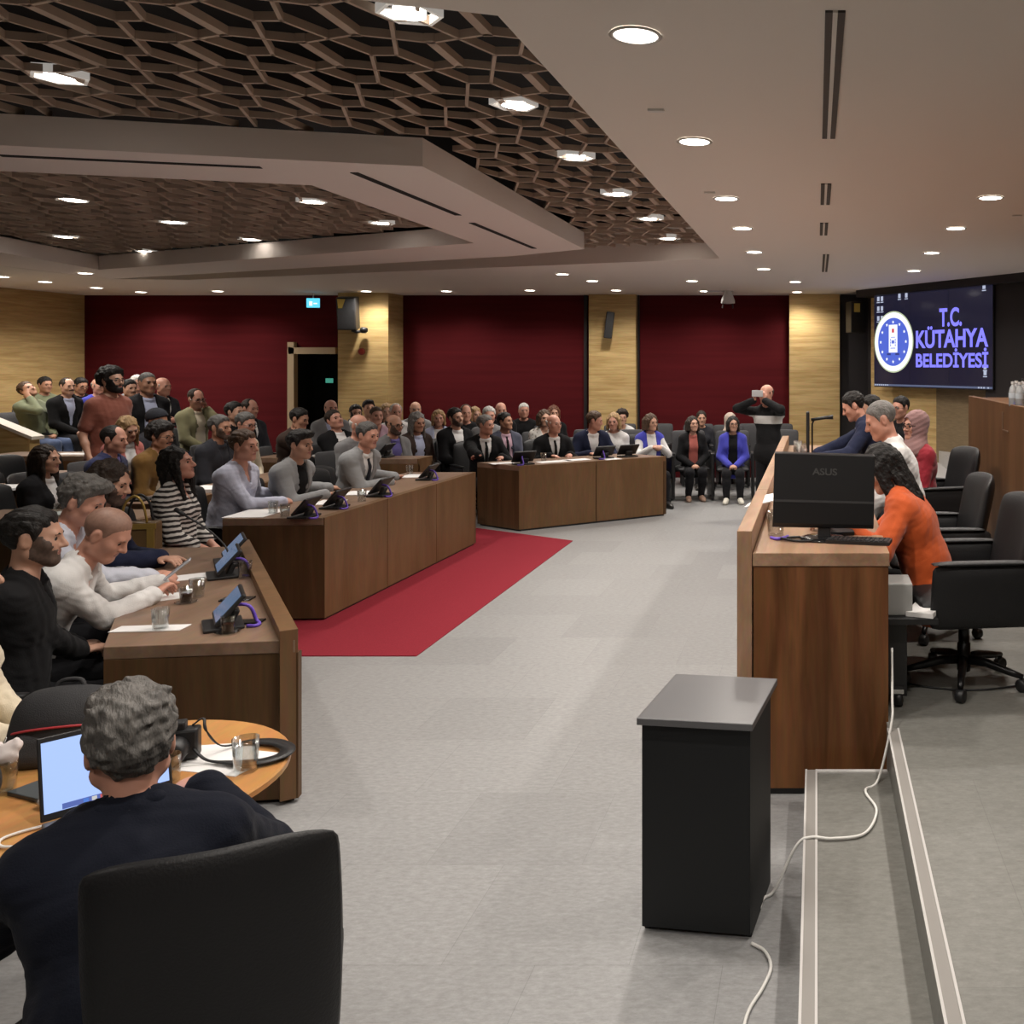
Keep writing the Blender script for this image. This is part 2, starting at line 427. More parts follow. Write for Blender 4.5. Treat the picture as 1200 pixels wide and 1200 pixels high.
def hijab_mesh(h):
    key = ('hijab', h)
    if key in HC: return HC[key]
    Fd = Field(V3(-.2, -.2, -.32), V3(.2, .2, .17), h)
    Fd.put(head_prims(np.eye(3), np.zeros(3), 'f', ear=False)[:2], grow=.020)
    Fd.put([cone((0, -.02, -.06), (0, -.015, -.19), .085, .10, .05, V3(0, 1, 0), .85), cone((0, .03, -.13), (0, .06, -.22), .075, .09, .04, V3(0, 1, 0), .6), cone((-.06, .02, -.2), (.06, .02, -.21), .085, .085, .05)])
    X, Y, Z = Fd.all()
    Fd.F += (.0018 * np.sin(Z * 150 + 40 * X + 60 * Y)).astype(np.float32)
    face = np.maximum((np.sqrt((X / .058) ** 2 + ((Z + .022) / .088) ** 2) - 1) * .058, .03 - Y)
    Fd.F = np.maximum(Fd.F, -face.astype(np.float32))
    HC[key] = Fd.mesh('headscarf'); return HC[key]

def ik(S, W, l1, l2, pole):
    d = W - S; L = np.linalg.norm(d); u = d / (L + 1e-9); Lc = min(L, (l1 + l2) * .995); W = S + u * Lc
    a = (l1 * l1 - l2 * l2 + Lc * Lc) / (2 * Lc); hh = math.sqrt(max(l1 * l1 - a * a, 0))
    pv = unit(pole - u * np.dot(pole, u))
    return S + u * a + pv * hh, W
def hand_prims(W, f, n, side, curl=.5, spread=1.0):
    f = unit(f); n = unit(n - f * np.dot(n, f)); r = np.cross(f, n)      # n: back of the hand, r: across
    P = [cone(W + f * .012, W + f * .074, .030, .038, .02, n, .42), cone(W - f * .02, W + f * .015, .026, .027, .02, n, .75)]
    for i, L in enumerate((.070, .079, .073, .057)):
        x = (-.029 + .0193 * i) * side * spread
        b = W + f * (.084 - .004 * abs(i - 1.2)) + r * x
        d1 = unit(f * math.cos(curl * .7) - n * math.sin(curl * .7) + r * x * .8); m = b + d1 * L * .48
        d2 = unit(f * math.cos(curl * 1.9) - n * math.sin(curl * 1.9)); e = m + d2 * L * .34
        d3 = unit(f * math.cos(curl * 2.7) - n * math.sin(curl * 2.7)); t = e + d3 * L * .22
        P += [cone(b - f * .02, m, .0092, .0086, .006), cone(m, e, .0086, .0078, .003), cone(e, t, .0078, .0068, .003)]
    tb = W + f * .022 - r * .022 * side
    t1 = tb + unit(f * .72 - r * .62 * side - n * .25) * .042; t2 = t1 + unit(f * .92 - r * .22 * side - n * .35 * curl) * .032
    P += [cone(tb, t1, .015, .0105, .012), cone(t1, t2, .0105, .008, .003)]
    return P

PEOPLE = []
def person(label, px, py, Y, th, tier=0.0, sex='m', stand=False, lean=6, head=(0, 4, 0), arms=('lap', 'lap'), top='suit', c1=None, c2=None, tie=None, legs_c=None,
           hair='short', hc='dark', skin=0, beard=None, bc=None, glasses=False, fat=1.0, s=None, group=None, hip=None, legs='sit', scarf=None, hx=0.0, side=0.0, sleeve=None, shoe=None, minh=.0062):
    h = max(minh, .00105 * Y)
    H = at(px, py, Y); s0 = s if s else (.95 if sex == 'f' else 1.0)
    SK = SKINS[skin]
    hz = .90 if stand else .53
    Lr = R(lean); ya, pi_, ro = [R(a) for a in head]
    dirs = lambda a: V3(math.sin(R(side)) * math.cos(a), math.sin(a), math.cos(a) * math.cos(R(side)))
    def build(hz):
        hipc = V3(0, 0, hz)
        wai = hipc + .19 * dirs(Lr * .75); che = wai + .20 * dirs(Lr * 1.0); nk = che + .155 * dirs(Lr * 1.15 + R(2))
        hd = nk + .085 * dirs(Lr * .7 + R(10)) + np.array(Euler((-pi_, ro, ya), 'XYZ').to_matrix() @ Vector((0, .012, .095)))
        return hipc, wai, che, nk, hd
    J = build(hz)
    if stand:
        s0 = s if s else (H.z - tier) / J[4][2]; ex = 0
    else:
        ex = ((H.z - tier) / s0 - J[4][2]); J = build(hz + ex)
    hipc, wai, che, nk, hd = J
    rz = R(th) - math.pi / 2
    off = Matrix.Rotation(rz, 3, 'Z') @ Vector((hd[0] * s0, hd[1] * s0, 0))
    org = Vector((H.x - off.x, H.y - off.y, tier))
    hz += ex
    PEOPLE.append((label[:34], round(ex, 3), round(s0, 3), tuple(round(v, 2) for v in org)))
    RM = np.array(Euler((-pi_, ro, ya), 'XYZ').to_matrix())
    fw = unit(np.cross(dirs(Lr * 1.1), V3(-1, 0, 0))); fw = fw if fw[1] > 0 else -fw
    up = unit(dirs(Lr * 1.1)); X1 = V3(1, 0, 0)
    sw = .165 if sex == 'm' else .142
    shc = nk - up * .062 - fw * .01
    shp = {1: shc + X1 * sw, -1: shc - X1 * sw}
    def toloc(p):   # world point -> local
        v = Matrix.Rotation(-rz, 3, 'Z') @ (Vector(p) - org); return np.array(v) / s0
    # ---- torso
    T = [cone(hipc - X1 * .058, hipc + X1 * .058, .104 * fat, .104 * fat, .05), cone(hipc + up * .03, wai, .138 * fat, .133 * fat, .05, fw, .80 if fat < 1.08 else .95),
         cone(wai, che, .133 * fat, .142, .05, fw, .76), cone(che - X1 * sw * .45, che + X1 * sw * .45, .105, .105, .05, fw, .95), cone(shc - X1 * sw * .86, shc + X1 * sw * .86, .058, .058, .05)]
    for q in (1, -1): T += [cone(nk + up * .03 + X1 * q * .02, shp[q], .042, .05, .04)]
    if sex == 'f': T += [ell(che + fw * .075 + X1 * q * .062 - up * .02, V3(.06, .05, .06), .04) for q in (1, -1)]
    NECK = [cone(nk - up * .02, hd + RM @ V3(0, -.018, -.055), .056 if sex == 'm' else .048, .054 if sex == 'm' else .046, .025)]
    # ---- arms
    A, AH, UP = {}, [], {}
    for q, mode in ((1, arms[0]), (-1, arms[1])):
        m, val = (mode, None) if isinstance(mode, str) else mode
        pole = V3(q * .75, -.35, -.8); f = n = None; curl = .5
        if m == 'lap': W = V3(q * .055, .25 + hipc[1], hz + .09); f = V3(-q * .8, .55, -.12); n = V3(q * .2, .2, 1); curl = .75
        elif m == 'knee': W = V3(q * .12, .34, hz + .085); f = V3(-q * .1, 1, -.15); n = V3(0, .1, 1); curl = .35
        elif m == 'desk': W = toloc((0, 0, val or .77)); W = V3(q * .13, nk[1] + .26, W[2]); f = V3(-q * .45, 1, -.03); n = V3(0, 0, 1); curl = .35
        elif m == 'clasp': W = toloc((0, 0, val or .77)); W = V3(q * .065, nk[1] + .30, W[2] + .035); f = V3(-q * .62, .72, .0); n = V3(q * .5, .2, .8); curl = .85
        elif m == 'at': W = toloc(val[0]); f = toloc(val[1]) - W; n = V3(*(val[2] if len(val) > 2 else (0, 0, 1))); curl = val[3] if len(val) > 3 else .5
        elif m == 'chin': W = hd + RM @ V3(q * .055, .065, -.185); f = unit(hd + RM @ V3(q * .04, .075, -.05) - W); n = V3(q * .5, .8, .1); curl = .95; pole = V3(q * .5, .5, -1)
        elif m == 'cheek': W = hd + RM @ V3(q * .10, .07, -.15); f = unit(hd + RM @ V3(q * .075, .04, -.0) - W); n = V3(q * .9, .4, 0); curl = .55; pole = V3(q * .4, .5, -1)
        elif m == 'phone': W = hd + V3(q * .085, .17, -.075); f = V3(-q * .25, .15, 1); n = V3(q * .6, .8, .1); curl = .8; pole = V3(q * .9, -.1, -.5)
        elif m == 'side': W = V3(q * (sw + .085 + .03 * (fat - 1)), .05 + hipc[1] * 1.0, hipc[2] - .02); f = V3(0, .12, -1); n = V3(q, .15, 0); curl = .45; pole = V3(q * .2, -1, 0)
        elif m == 'belly': W = V3(q * .07, .19 + che[1] * .6, hz + .26); f = V3(-q * 1.0, .25, .1); n = V3(q * .1, 1, .2); curl = .6
        elif m == 'arm': W = V3(q * .27, .22, hz + .20); f = V3(0, 1, -.2); n = V3(0, 0, 1)
        E, W = ik(shp[q], W, .285, .255, pole)
        UP[q] = (shp[q], E, W)
        A[q] = [cone(shp[q], E, .049 * (1 + .4 * (fat - 1)), .038, .03), cone(E, E + (W - E) * .35, .038, .037, .02), cone(E + (W - E) * .35, W, .037, .025, .02)]
        AH += hand_prims(W + unit(W - E) * .012, f, n, q, curl)
    # ---- legs
    LG, SH = [], []
    for q in (1, -1):
        hp = hipc + X1 * q * .088 - V3(0, 0, .01)
        if stand: kn = V3(q * .095, .02, .47); an = V3(q * .10, -.02, .075); fd = V3(q * .12, 1, 0)
        elif legs == 'cross' and q == 1: kn = V3(.0, .42, hz + .10); an = V3(-.20, .62, max(.25, hz - .22)); fd = V3(-.45, .8, -.1)
        elif legs == 'tuck': kn = V3(q * .10, .40, hz - .01); an = V3(q * .10, .25, .075); fd = V3(q * .1, 1, 0)
        else: kn = V3(q * .105, .415, max(hz - .03, .44)); an = V3(q * .105, .46, .075); fd = V3(q * .15, 1, 0)
        fd = unit(fd)
        LG += [cone(hp, kn, .083 * (1 + .5 * (fat - 1)), .057, .04), cone(kn, kn + (an - kn) * .35, .055, .054, .03), cone(kn + (an - kn) * .35, an, .054, .037, .03)]
        SH.append([cone(an - fd * .035 - V3(0, 0, .035), an + fd * .13 - V3(0, 0, .040), .035, .033, .02), cone(an, an + fd * .07 - V3(0, 0, .03), .036, .03, .02), cone(an + fd * .1 - V3(0, 0, .045), an + fd * .17 - V3(0, 0, .048), .034, .024, .02)])
    HP = head_prims(RM, hd, sex, ear=(scarf is None and hair not in ('long', 'wavy', 'bob')), chub=1 + .5 * (fat - 1))
    # ---- body: one continuous skin mesh
    body = T + NECK + A[1] + A[-1] + LG + AH + HP
    for S_ in SH: body = body + S_[:2]
    lo, hi = bounds(body); Fd = Field(lo, hi, h)
    Fd.put(T + NECK + LG + A[1] + A[-1] + [p for S_ in SH for p in S_[:2]], grow=-.004); Fd.put(AH); Fd.put(HP)
    me = Fd.mesh('person', 1); me.materials.append(SK); me.materials.append(LIPS)
    if h < .012:
        n_ = len(me.polygons); cen = np.zeros(n_ * 3); me.polygons.foreach_get('center', cen); cen = (cen.reshape(-1, 3) - hd) @ RM
        lip = ((cen[:, 0] / .0235) ** 2 + ((cen[:, 2] + .0610) / .0105) ** 2 < 1) & (cen[:, 1] > .074)
        me.polygons.foreach_set('material_index', lip.astype(np.int32))
    o = bpy.data.objects.new('person', me); COL.objects.link(o)
    o.location = org; o.rotation_euler = (0, 0, rz); o.scale = (s0, s0, s0)
    tag(o, label, 'person', group)
    def child(name, prims, m, grow, cuts=None, ks=1.0, hh=None, fold=0.0, name_label=None, post=[]):
        lo, hi = bounds(list(prims) + list(post), grow + .01); G = Field(lo, hi, hh or max(h, .0068)); G.put(prims, grow, ks)
        if cuts is not None: cuts(G)
        G.put(post, grow, ks)
        if fold:
            Xa, Ya, Za = G.all()
            G.F += (fold * (np.sin(Xa * 31 + 9 * np.sin(Za * 19 + Ya * 8)) * np.sin(Za * 47 + 6 * np.sin(Ya * 23)) + .7 * np.sin(Ya * 61 + 5 * np.sin(Xa * 27) + Za * 33))).astype(np.float32)
        mm = G.mesh(name, 1)
        if mm is None: return None
        mm.materials.append(m); c = bpy.data.objects.new(name, mm); COL.objects.link(c); c.parent = o
        if name_label: c['label'] = name_label
        return c
    def uvw(G):
        Xa, Ya, Za = G.all(); dx, dy, dz = Xa - nk[0], Ya - nk[1], Za - nk[2]
        return dx, dx * fw[0] + dy * fw[1] + dz * fw[2], dx * up[0] + dy * up[1] + dz * up[2]
    def cutneck(G):                                     # neckline
        u, v, w = uvw(G)
        d = .072 - np.sqrt((u * .9) ** 2 + (v - .02) ** 2 + ((w - .062) * 1.2) ** 2)
        G.F = np.maximum(G.F, d.astype(np.float32))
    def cutv(depth, half, bot=.0):
        def fn(G):
            cutneck(G); u, v, w = uvw(G)
            hf = bot + (half - bot) * np.clip((w + depth) / depth, 0, 1.25)
            d = np.maximum(np.maximum(np.abs(u) - hf, .015 - v), -(w + depth))
            G.F = np.maximum(G.F, -d.astype(np.float32))
        return fn
    def cutlong(G):                                     # open-fronted jacket
        cutneck(G); u, v, w = uvw(G)
        d = np.maximum(np.maximum(np.abs(u) - np.clip(.062 - .02 * w, .05, .078), .015 - v), -(w + .60)); G.F = np.maximum(G.F, -d.astype(np.float32))
    def sleeves(fr):
        out = []
        for q in (1, -1):
            S_, E, W = UP[q]
            if fr <= 1: out += [cone(S_, S_ + (E - S_) * fr, .050, .050 - .006 * fr, .03)]
            else: out += [cone(S_, E, .050, .041, .03), cone(E, E + (W - E) * min(fr - 1, 1.0), .041, .030, .02)]
        return out
    foldk = .0016
    collar = [cone(nk + up * .022 + V3(.066 * math.cos(a), 0, 0) + fw * (.058 * math.sin(a) + .006) + up * (-.034 * max(0, math.sin(a))), nk + up * .022 + V3(.066 * math.cos(b_), 0, 0) + fw * (.058 * math.sin(b_) + .006) + up * (-.034 * max(0, math.sin(b_))), .011, .011, .01)
              for a, b_ in [(math.pi * 2 * i / 12, math.pi * 2 * (i + 1) / 12) for i in range(12)]]
    c1 = c1 or cloth('charcoal', (.02, .02, .022)); c2 = c2 or cloth('white_shirt', (.72, .71, .70))
    skirt = [cone(hipc - X1 * .056, hipc + X1 * .056, .106 * fat, .106 * fat, .05)] if not stand else [cone(hipc - X1 * .058 - up * .05, hipc + X1 * .058 - up * .05, .110 * fat, .110 * fat, .06)]
    if top in ('suit', 'jacket', 'cardigan'):
        child('shirt', T + collar, c2, .009, cutneck)
        child('jacket', T + skirt, c1, .021, cutv(.36, .075, .012) if top == 'suit' else cutlong, fold=foldk, post=sleeves(2.0))
        lap = []
        for q in (1, -1):
            a = nk + X1 * q * .078 + fw * .035 + up * .03; b_ = che + X1 * q * .060 + fw * .112 - up * .02
            e = wai + X1 * q * (.018 if top == 'suit' else .055) + fw * (.118 * fat) + up * .04
            lap += [cone(nk + X1 * q * .05 - fw * .045 + up * .035, a, .016, .016, .012), cone(a, b_, .015, .022, .012, fw, .5)] + ([cone(b_, e, .022, .010, .012, fw, .5)] if top == 'suit' else [])
        lap += [cone(nk + X1 * .05 - fw * .045 + up * .035, nk - X1 * .05 - fw * .045 + up * .035, .017, .017, .012)]
        child('lapels', lap, c1, .004)
        if tie:
            child('tie', [cone(nk + fw * .068 - up * .02, nk + fw * .070 - up * .045, .013, .017, .006), cone(nk + fw * .082 - up * .05, nk + fw * .118 - up * .10, .013, .017, .006, fw, .4), cone(nk + fw * .118 - up * .10, che + fw * .134 - up * .03, .017, .023, .006, fw, .4), cone(che + fw * .134 - up * .03, wai + fw * .128, .023, .028, .006, fw, .4)], tie, .003)
        if top == 'suit' and h < .0115: [child('cuff', [cone(UP[q][1] + (UP[q][2] - UP[q][1]) * .95, UP[q][2] + unit(UP[q][2] - UP[q][1]) * .012, .032, .031, .005)], c2, .004) for q in (1, -1)]
    elif top == 'vest':
        child('blouse', T + collar, c2, .012, cutneck, fold=foldk, post=sleeves(1.95))
        child('vest', T + skirt, c1, .022, cutlong)
    else:
        fr = {'shirt': 1.97, 'sweater': 1.98, 'tee': .72}[top] if sleeve is None else sleeve
        child({'shirt': 'shirt', 'sweater': 'sweater', 'tee': 'shirt'}[top], T + skirt + (collar if top == 'shirt' else []), c1, .015, cutv(.11, .05, .01) if top == 'shirt' else cutneck, fold=foldk * 1.5, post=sleeves(fr))
    child('trousers', LG + [cone(hipc - X1 * .06, hipc + X1 * .06, .108 * fat, .108 * fat, .05)], legs_c or cloth('black_trousers', (.012, .012, .014)), .012, fold=foldk)
    for S_ in SH: child('shoe', S_, shoe or mat('shoe_leather', (.012, .011, .010), .35), .006)
    # ---- things on the head
    HM = Matrix.Translation(Vector(hd)) @ Matrix(RM.tolist()).to_4x4()
    def onhead(name, me, m, loc=None):
        c = bpy.data.objects.new(name, me); COL.objects.link(c); c.parent = o
        c.matrix_local = HM @ (Matrix.Translation(loc) if loc else Matrix())
        if m is not None:
            if not me.materials: me.materials.append(m)
            c.material_slots[0].link = 'OBJECT'; c.material_slots[0].material = m
        return c
    hb = bucket(h)
    if scarf: onhead('headscarf', hijab_mesh(hb), scarf)
    elif hair == 'beanie': onhead('beanie', hair_mesh('beanie', sex, hb), cloth('beanie', (.03, .032, .04), bump=.5))
    elif hair: onhead('hair', hair_mesh(hair, sex, hb), HAIR[hc])
    if Y < 15:
        for q in (-1, 1):
            onhead('eye', eye_mesh(), None, (q * .031, .0735, .0005))
            b = onhead('eyebrow', brow_mesh(hb), HAIR[hc if hc not in ('white', 'blond') else 'grey']); b.matrix_local = HM @ Matrix.Translation((q * .030, 0, 0)) @ Matrix.Diagonal((q, 1, 1, 1))
    if beard: onhead('beard' if beard != 'moustache' else 'moustache', beard_mesh(beard, hb), HAIR[bc or hc] if beard != 'stubble' else STUB)
    if glasses: onhead('glasses', glasses_mesh(), mat('glasses_frame', (.012, .012, .013), .3))
    return o, org, rz, s0, hz, (toloc, hd, RM, UP)
# ------------------------------------------------------------------ camera
cam = bpy.data.cameras.new('camera'); CAM = bpy.data.objects.new('camera', cam); COL.objects.link(CAM)
CAM.location = (0, 0, CAMH); CAM.rotation_euler = (math.pi / 2, 0, 0)
cam.sensor_width = 36; cam.lens = 36 * FPX / 1200; cam.shift_x = (600 - VX) / 1200; cam.shift_y = (VY - 600) / 1200
cam.clip_start = 0.05
SC.camera = CAM

# ------------------------------------------------------------------ surface materials
def floor_mat(name, col, tile):
    m = mat(name, col, 0.42, spec=0.35); nt = m.node_tree; n = nt.nodes; l = nt.links; b = n['Principled BSDF']
    tc = n.new('ShaderNodeTexCoord')
    br = n.new('ShaderNodeTexBrick'); br.inputs['Scale'].default_value = 1.0; br.offset = 0.5
    br.inputs['Brick Width'].default_value = tile; br.inputs['Row Height'].default_value = tile; br.inputs['Mortar Size'].default_value = 0.0012
    br.inputs['Color1'].default_value = (*[c * 0.93 for c in col], 1); br.inputs['Color2'].default_value = (*[c * 1.07 for c in col], 1); br.inputs['Mortar'].default_value = (*[c * 0.8 for c in col], 1)
    l.new(tc.outputs['Object'], br.inputs['Vector'])
    nz = n.new('ShaderNodeTexNoise'); nz.inputs['Scale'].default_value = 26; nz.inputs['Detail'].default_value = 8; nz.inputs['Roughness'].default_value = .75
    mp = n.new('ShaderNodeMapping'); mp.inputs['Scale'].default_value = (1, 2.2, 1); l.new(tc.outputs['Object'], mp.inputs['Vector']); l.new(mp.outputs['Vector'], nz.inputs['Vector'])
    rp = n.new('ShaderNodeValToRGB'); rp.color_ramp.elements[0].position = .3; rp.color_ramp.elements[1].position = .7
    rp.color_ramp.elements[0].color = (.70, .69, .68, 1); rp.color_ramp.elements[1].color = (1.12, 1.12, 1.12, 1)
    l.new(nz.outputs['Fac'], rp.inputs['Fac'])
    mx = n.new('ShaderNodeMix'); mx.data_type = 'RGBA'; mx.blend_type = 'MULTIPLY'; mx.inputs[0].default_value = 1
    l.new(br.outputs['Color'], mx.inputs[6]); l.new(rp.outputs['Color'], mx.inputs[7]); l.new(mx.outputs[2], b.inputs['Base Color'])
    return m
FLOOR = floor_mat('grey_floor_tiles', (.285, .287, .288), .6)
STEPM = floor_mat('platform_vinyl', (.185, .184, .168), 1.2)
RED = mat('red_carpet', (.235, .022, .034), .95, var=.12, vscale=120, bump=.4, bscale=300, spec=.1)
PLASTER = mat('ceiling_plaster', (.90, .83, .765), .8, spec=.2)
RINGM = mat('ceiling_ring_plaster', (.93, .845, .79), .8, spec=.2)
DARKV = mat('dark_void', (.010, .009, .009), .9)
LATT = mat('lattice_slats', (.55, .43, .34), .6, var=.1, vscale=3)
BURG = mat('burgundy_fabric_panel', (.086, .0088, .0112), .9, spec=.1, var=.12, vscale=2.0, stretch=(.3, 1, 6), bump=.15, bscale=90)
WALLW = wood('wall_oak', (.44, .285, .10), (.62, .44, .19), (.5, .5, 7.0), 3.0)
WALNUT = wood('walnut_veneer', (.085, .031, .009), (.20, .080, .026), (4.0, 4.0, .35), 2.6, .4)
WALNUTT = wood('walnut_top', (.23, .13, .075), (.36, .22, .135), (4.0, .4, 4.0), 2.4, .38)
DESKV = wood('desk_front_veneer', (.118, .060, .024), (.160, .086, .037), (2.5, 2.5, .4), 2.6, .45)
DESKD = wood('desk_end_veneer', (.068, .034, .013), (.108, .056, .023), (4.5, 4.5, .35), 2.6, .45)
DESKT = wood('desk_top_veneer', (.175, .108, .068), (.245, .155, .103), (3.0, .8, 3.0), 2.4, .38)
LECT = wood('bench_veneer', (.10, .043, .014), (.155, .070, .026), (2.5, 2.5, .35), 2.4, .5)
CHERRY = wood('table_cherry', (.42, .185, .045), (.56, .27, .075), (2.0, .5, 2.0), 2.6, .3)
NOSE = mat('nosing_grey', (.235, .222, .205), .5); NOSEW = mat('nosing_white', (.50, .485, .47), .5)
BLACK = mat('black_plastic', (.012, .012, .013), .45); BLACKM = mat('black_metal', (.016, .016, .017), .3, .6)
LEATH = mat('black_leather', (.009, .009, .010), .5, bump=.12, bscale=160, spec=.35)
FABD = mat('dark_grey_upholstery', (.045, .045, .048), .8, bump=.2, bscale=260)
GREYP = mat('grey_plastic', (.36, .36, .35), .5); WHITEP = mat('white_plastic', (.62, .61, .60), .45)
PAPER = mat('white_paper', (.78, .77, .76), .8); CHROME = mat('chrome', (.6, .6, .6), .2, 1.0)
GLASS = clearglass('clear_glass', (.90, .92, .92))
LAMP = mat('lamp_lens', (.9, .9, .85), .4, emit=(1.0, .93, .84), estr=14.0); RIM = mat('lamp_rim', (.75, .73, .70), .4)

# ------------------------------------------------------------------ shell
bm = NB(); prism(bm, [(-12.6, -4), (5, -4), (5, 16.2), (-12.6, 16.2)], -.05, 0); struct('floor', bm, FLOOR)
bm = NB(); prism(bm, [(-5.0, 6.17), (-2.63, 6.17), (-2.65, 10.2), (-4.0, 11.0), (-5.0, 11.0)], 0, .006); o = struct('floor_carpet', bm, RED)
bm = NB(); prism(bm, [(.312, -4), (5, -4), (5, 15.3), (.312, 15.3)], 0, PLAT); struct('floor_platform', bm, STEPM)
bm = NB(); prism(bm, [(-.045, -4), (.312, -4), (.312, 4.06), (-.045, 4.06)], 0, .163); struct('floor_step', bm, STEPM)
def nosing(i, x, z, y1):
    bm = NB(); prism(bm, [(x - .003, -4), (x + .046, -4), (x + .046, y1), (x - .003, y1)], z, z + .004); t = struct('trim_%d' % i, bm, NOSE)
    for a in (-.004, .040):
        bm = NB(); prism(bm, [(x + a, -4), (x + a + .008, -4), (x + a + .008, y1), (x + a, y1)], z + .0035, z + .0065); struct('trim_strip', bm, NOSEW, t)
nosing(1, -.045, .163, 4.06); nosing(2, .312, PLAT, 4.1)
bm = NB(); prism(bm, [(.0, 4.035), (.305, 4.035), (.305, 4.06), (.0, 4.06)], .163, .169); struct('trim_3', bm, NOSEW)
bm = NB(); prism(bm, [(1.78, 8.9), (5, 8.9), (5, 14), (1.78, 14)], PLAT, .66); struct('floor_tier', bm, mat('pale_stone_step', (.42, .41, .40), .5, var=.05))
bm = NB(); prism(bm, [(1.44, 9.9), (1.78, 9.9), (1.78, 14.0), (1.44, 14.0)], PLAT, .49); struct('floor_tier_step', bm, MATS['pale_stone_step'])
# raised seating at the far left
bm = NB(); prism(bm, [(-12.4, 11.9), (-8.6, 11.9), (-8.6, 15.85), (-12.4, 15.85)], 0, .30); struct('floor_terrace', bm, FLOOR)
bm = NB(); prism(bm, [(-8.59, 12.4), (-6.2, 12.4), (-6.2, 15.85), (-8.59, 15.85)], 0, .15); struct('floor_terrace_step', bm, FLOOR)

YB = 15.9
X_ = lambda px, Y=YB: (px - VX) * Y / FPX
Z_ = lambda py, Y=YB: CAMH - (py - VY) * Y / FPX
bm = NB()
for a, b, z0, z1 in ((-12.6, X_(340), 0, 3.2), (X_(340), X_(396), Z_(408), 3.2), (X_(396), 1.3, 0, 3.2)): box(bm, ((a + b) / 2, YB + .1, (z0 + z1) / 2), (b - a, .2, z1 - z0))
struct('wall_back', bm, BURG)
bm = NB()
for z in (.9, 1.7, 2.45):
    box(bm, ((X_(104) + X_(338)) / 2, YB - .002, z), (X_(338) - X_(104), .006, .012)); box(bm, ((X_(467) + X_(690)) / 2, YB - .002, z), (X_(690) - X_(467), .006, .012)); box(bm, ((X_(747) + X_(925)) / 2, YB - .002, z), (X_(925) - X_(747), .006, .012))
bm.free()
def pillar(i, a, b, y):
    bm = NB(); x0, x1 = (a - VX) * y / FPX, (b - VX) * y / FPX
    box(bm, ((x0 + x1) / 2, (y + YB + .05) / 2, 1.6), (x1 - x0, YB + .05 - y, 3.2)); return struct('trim_%d' % i, bm, WALLW)
pillar(4, 396, 455, 15.35); pillar(5, 690, 745, 15.7); pillar(6, 925, 984, 15.6)
bm = NB(); box(bm, (X_(1004), YB - .15, 1.6), (X_(1024) - X_(985), .1, 3.2)); struct('trim_7', bm, mat('dark_panel', (.014, .011, .012), .6))
for i, px in ((8, 687), (9, 748)):
    bm = NB(); box(bm, (X_(px), YB - .03, 1.6), (.05, .06, 3.2)); struct('trim_%d' % i, bm, MATS['dark_panel'])
# doorway with pale frame, dark lobby behind
d = NB()
box(d, (X_(344), YB - .03, Z_(408) / 2 + .05), (.11, .12, Z_(408) + .1)); box(d, ((X_(341) + X_(396)) / 2, YB - .03, Z_(411)), (X_(396) - X_(341), .12, .11))
door = struct('door_1', d, mat('door_frame_oak', (.46, .35, .22), .5))
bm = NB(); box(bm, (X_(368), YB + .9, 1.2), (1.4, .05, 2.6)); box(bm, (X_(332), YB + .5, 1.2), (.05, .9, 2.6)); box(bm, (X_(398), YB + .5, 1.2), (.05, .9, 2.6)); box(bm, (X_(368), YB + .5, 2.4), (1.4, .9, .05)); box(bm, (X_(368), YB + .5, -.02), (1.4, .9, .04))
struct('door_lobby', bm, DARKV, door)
bm = NB(); prism(bm, [(-12.6, -4), (-12.4, -4), (-12.4, YB), (-12.6, YB)], 0, 3.2); struct('wall_left', bm, WALLW)
bm = NB(); prism(bm, [(5.0, -4), (5.2, -4), (5.2, 16), (5.0, 16)], 0, 3.2); struct('wall_right', bm, WALLW)
bm = NB(); prism(bm, [(-12.6, -4.2), (5.2, -4.2), (5.2, -4), (-12.6, -4)], 0, 3.2); struct('wall_rear', bm, WALLW)
# slanted wall behind the screen
S0 = Vector((.87, 15.0)); SD = Vector((.567, -.824)); SN = Vector((.824, .567))
def slant(bm, s0, s1, z0, z1, off=0.0, th=.1):
    a = S0 + SD * s0 - SN * off; b = S0 + SD * s1 - SN * off
    prism(bm, [a, b, b + SN * th, a + SN * th], z0, z1)
bm = NB(); slant(bm, 0, 1.55, 0, 3.12); struct('wall_screen', bm, WALLW)
bm = NB(); slant(bm, 1.55, 6.5, 0, 3.12); struct('wall_screen_end', bm, mat('wall_darker_oak', (.22, .16, .09), .5, var=.15, stretch=(1, 1, 7)))  # darker oak tone along the right part of the slanted wall
bm = NB(); slant(bm, 2.72, 6.5, 1.45, 3.1, .16, .14); struct('trim_10', bm, MATS['dark_panel'])
bm = NB(); slant(bm, -.0, 6.5, 2.98, 3.1, .30, .3); struct('trim_11', bm, MATS['dark_panel'])
bm = NB(); prism(bm, [(S0.x, S0.y), (S0.x + .1, S0.y), (1.2, YB), (.85, YB)], 0, 3.12); struct('trim_12', bm, MATS['dark_panel'])
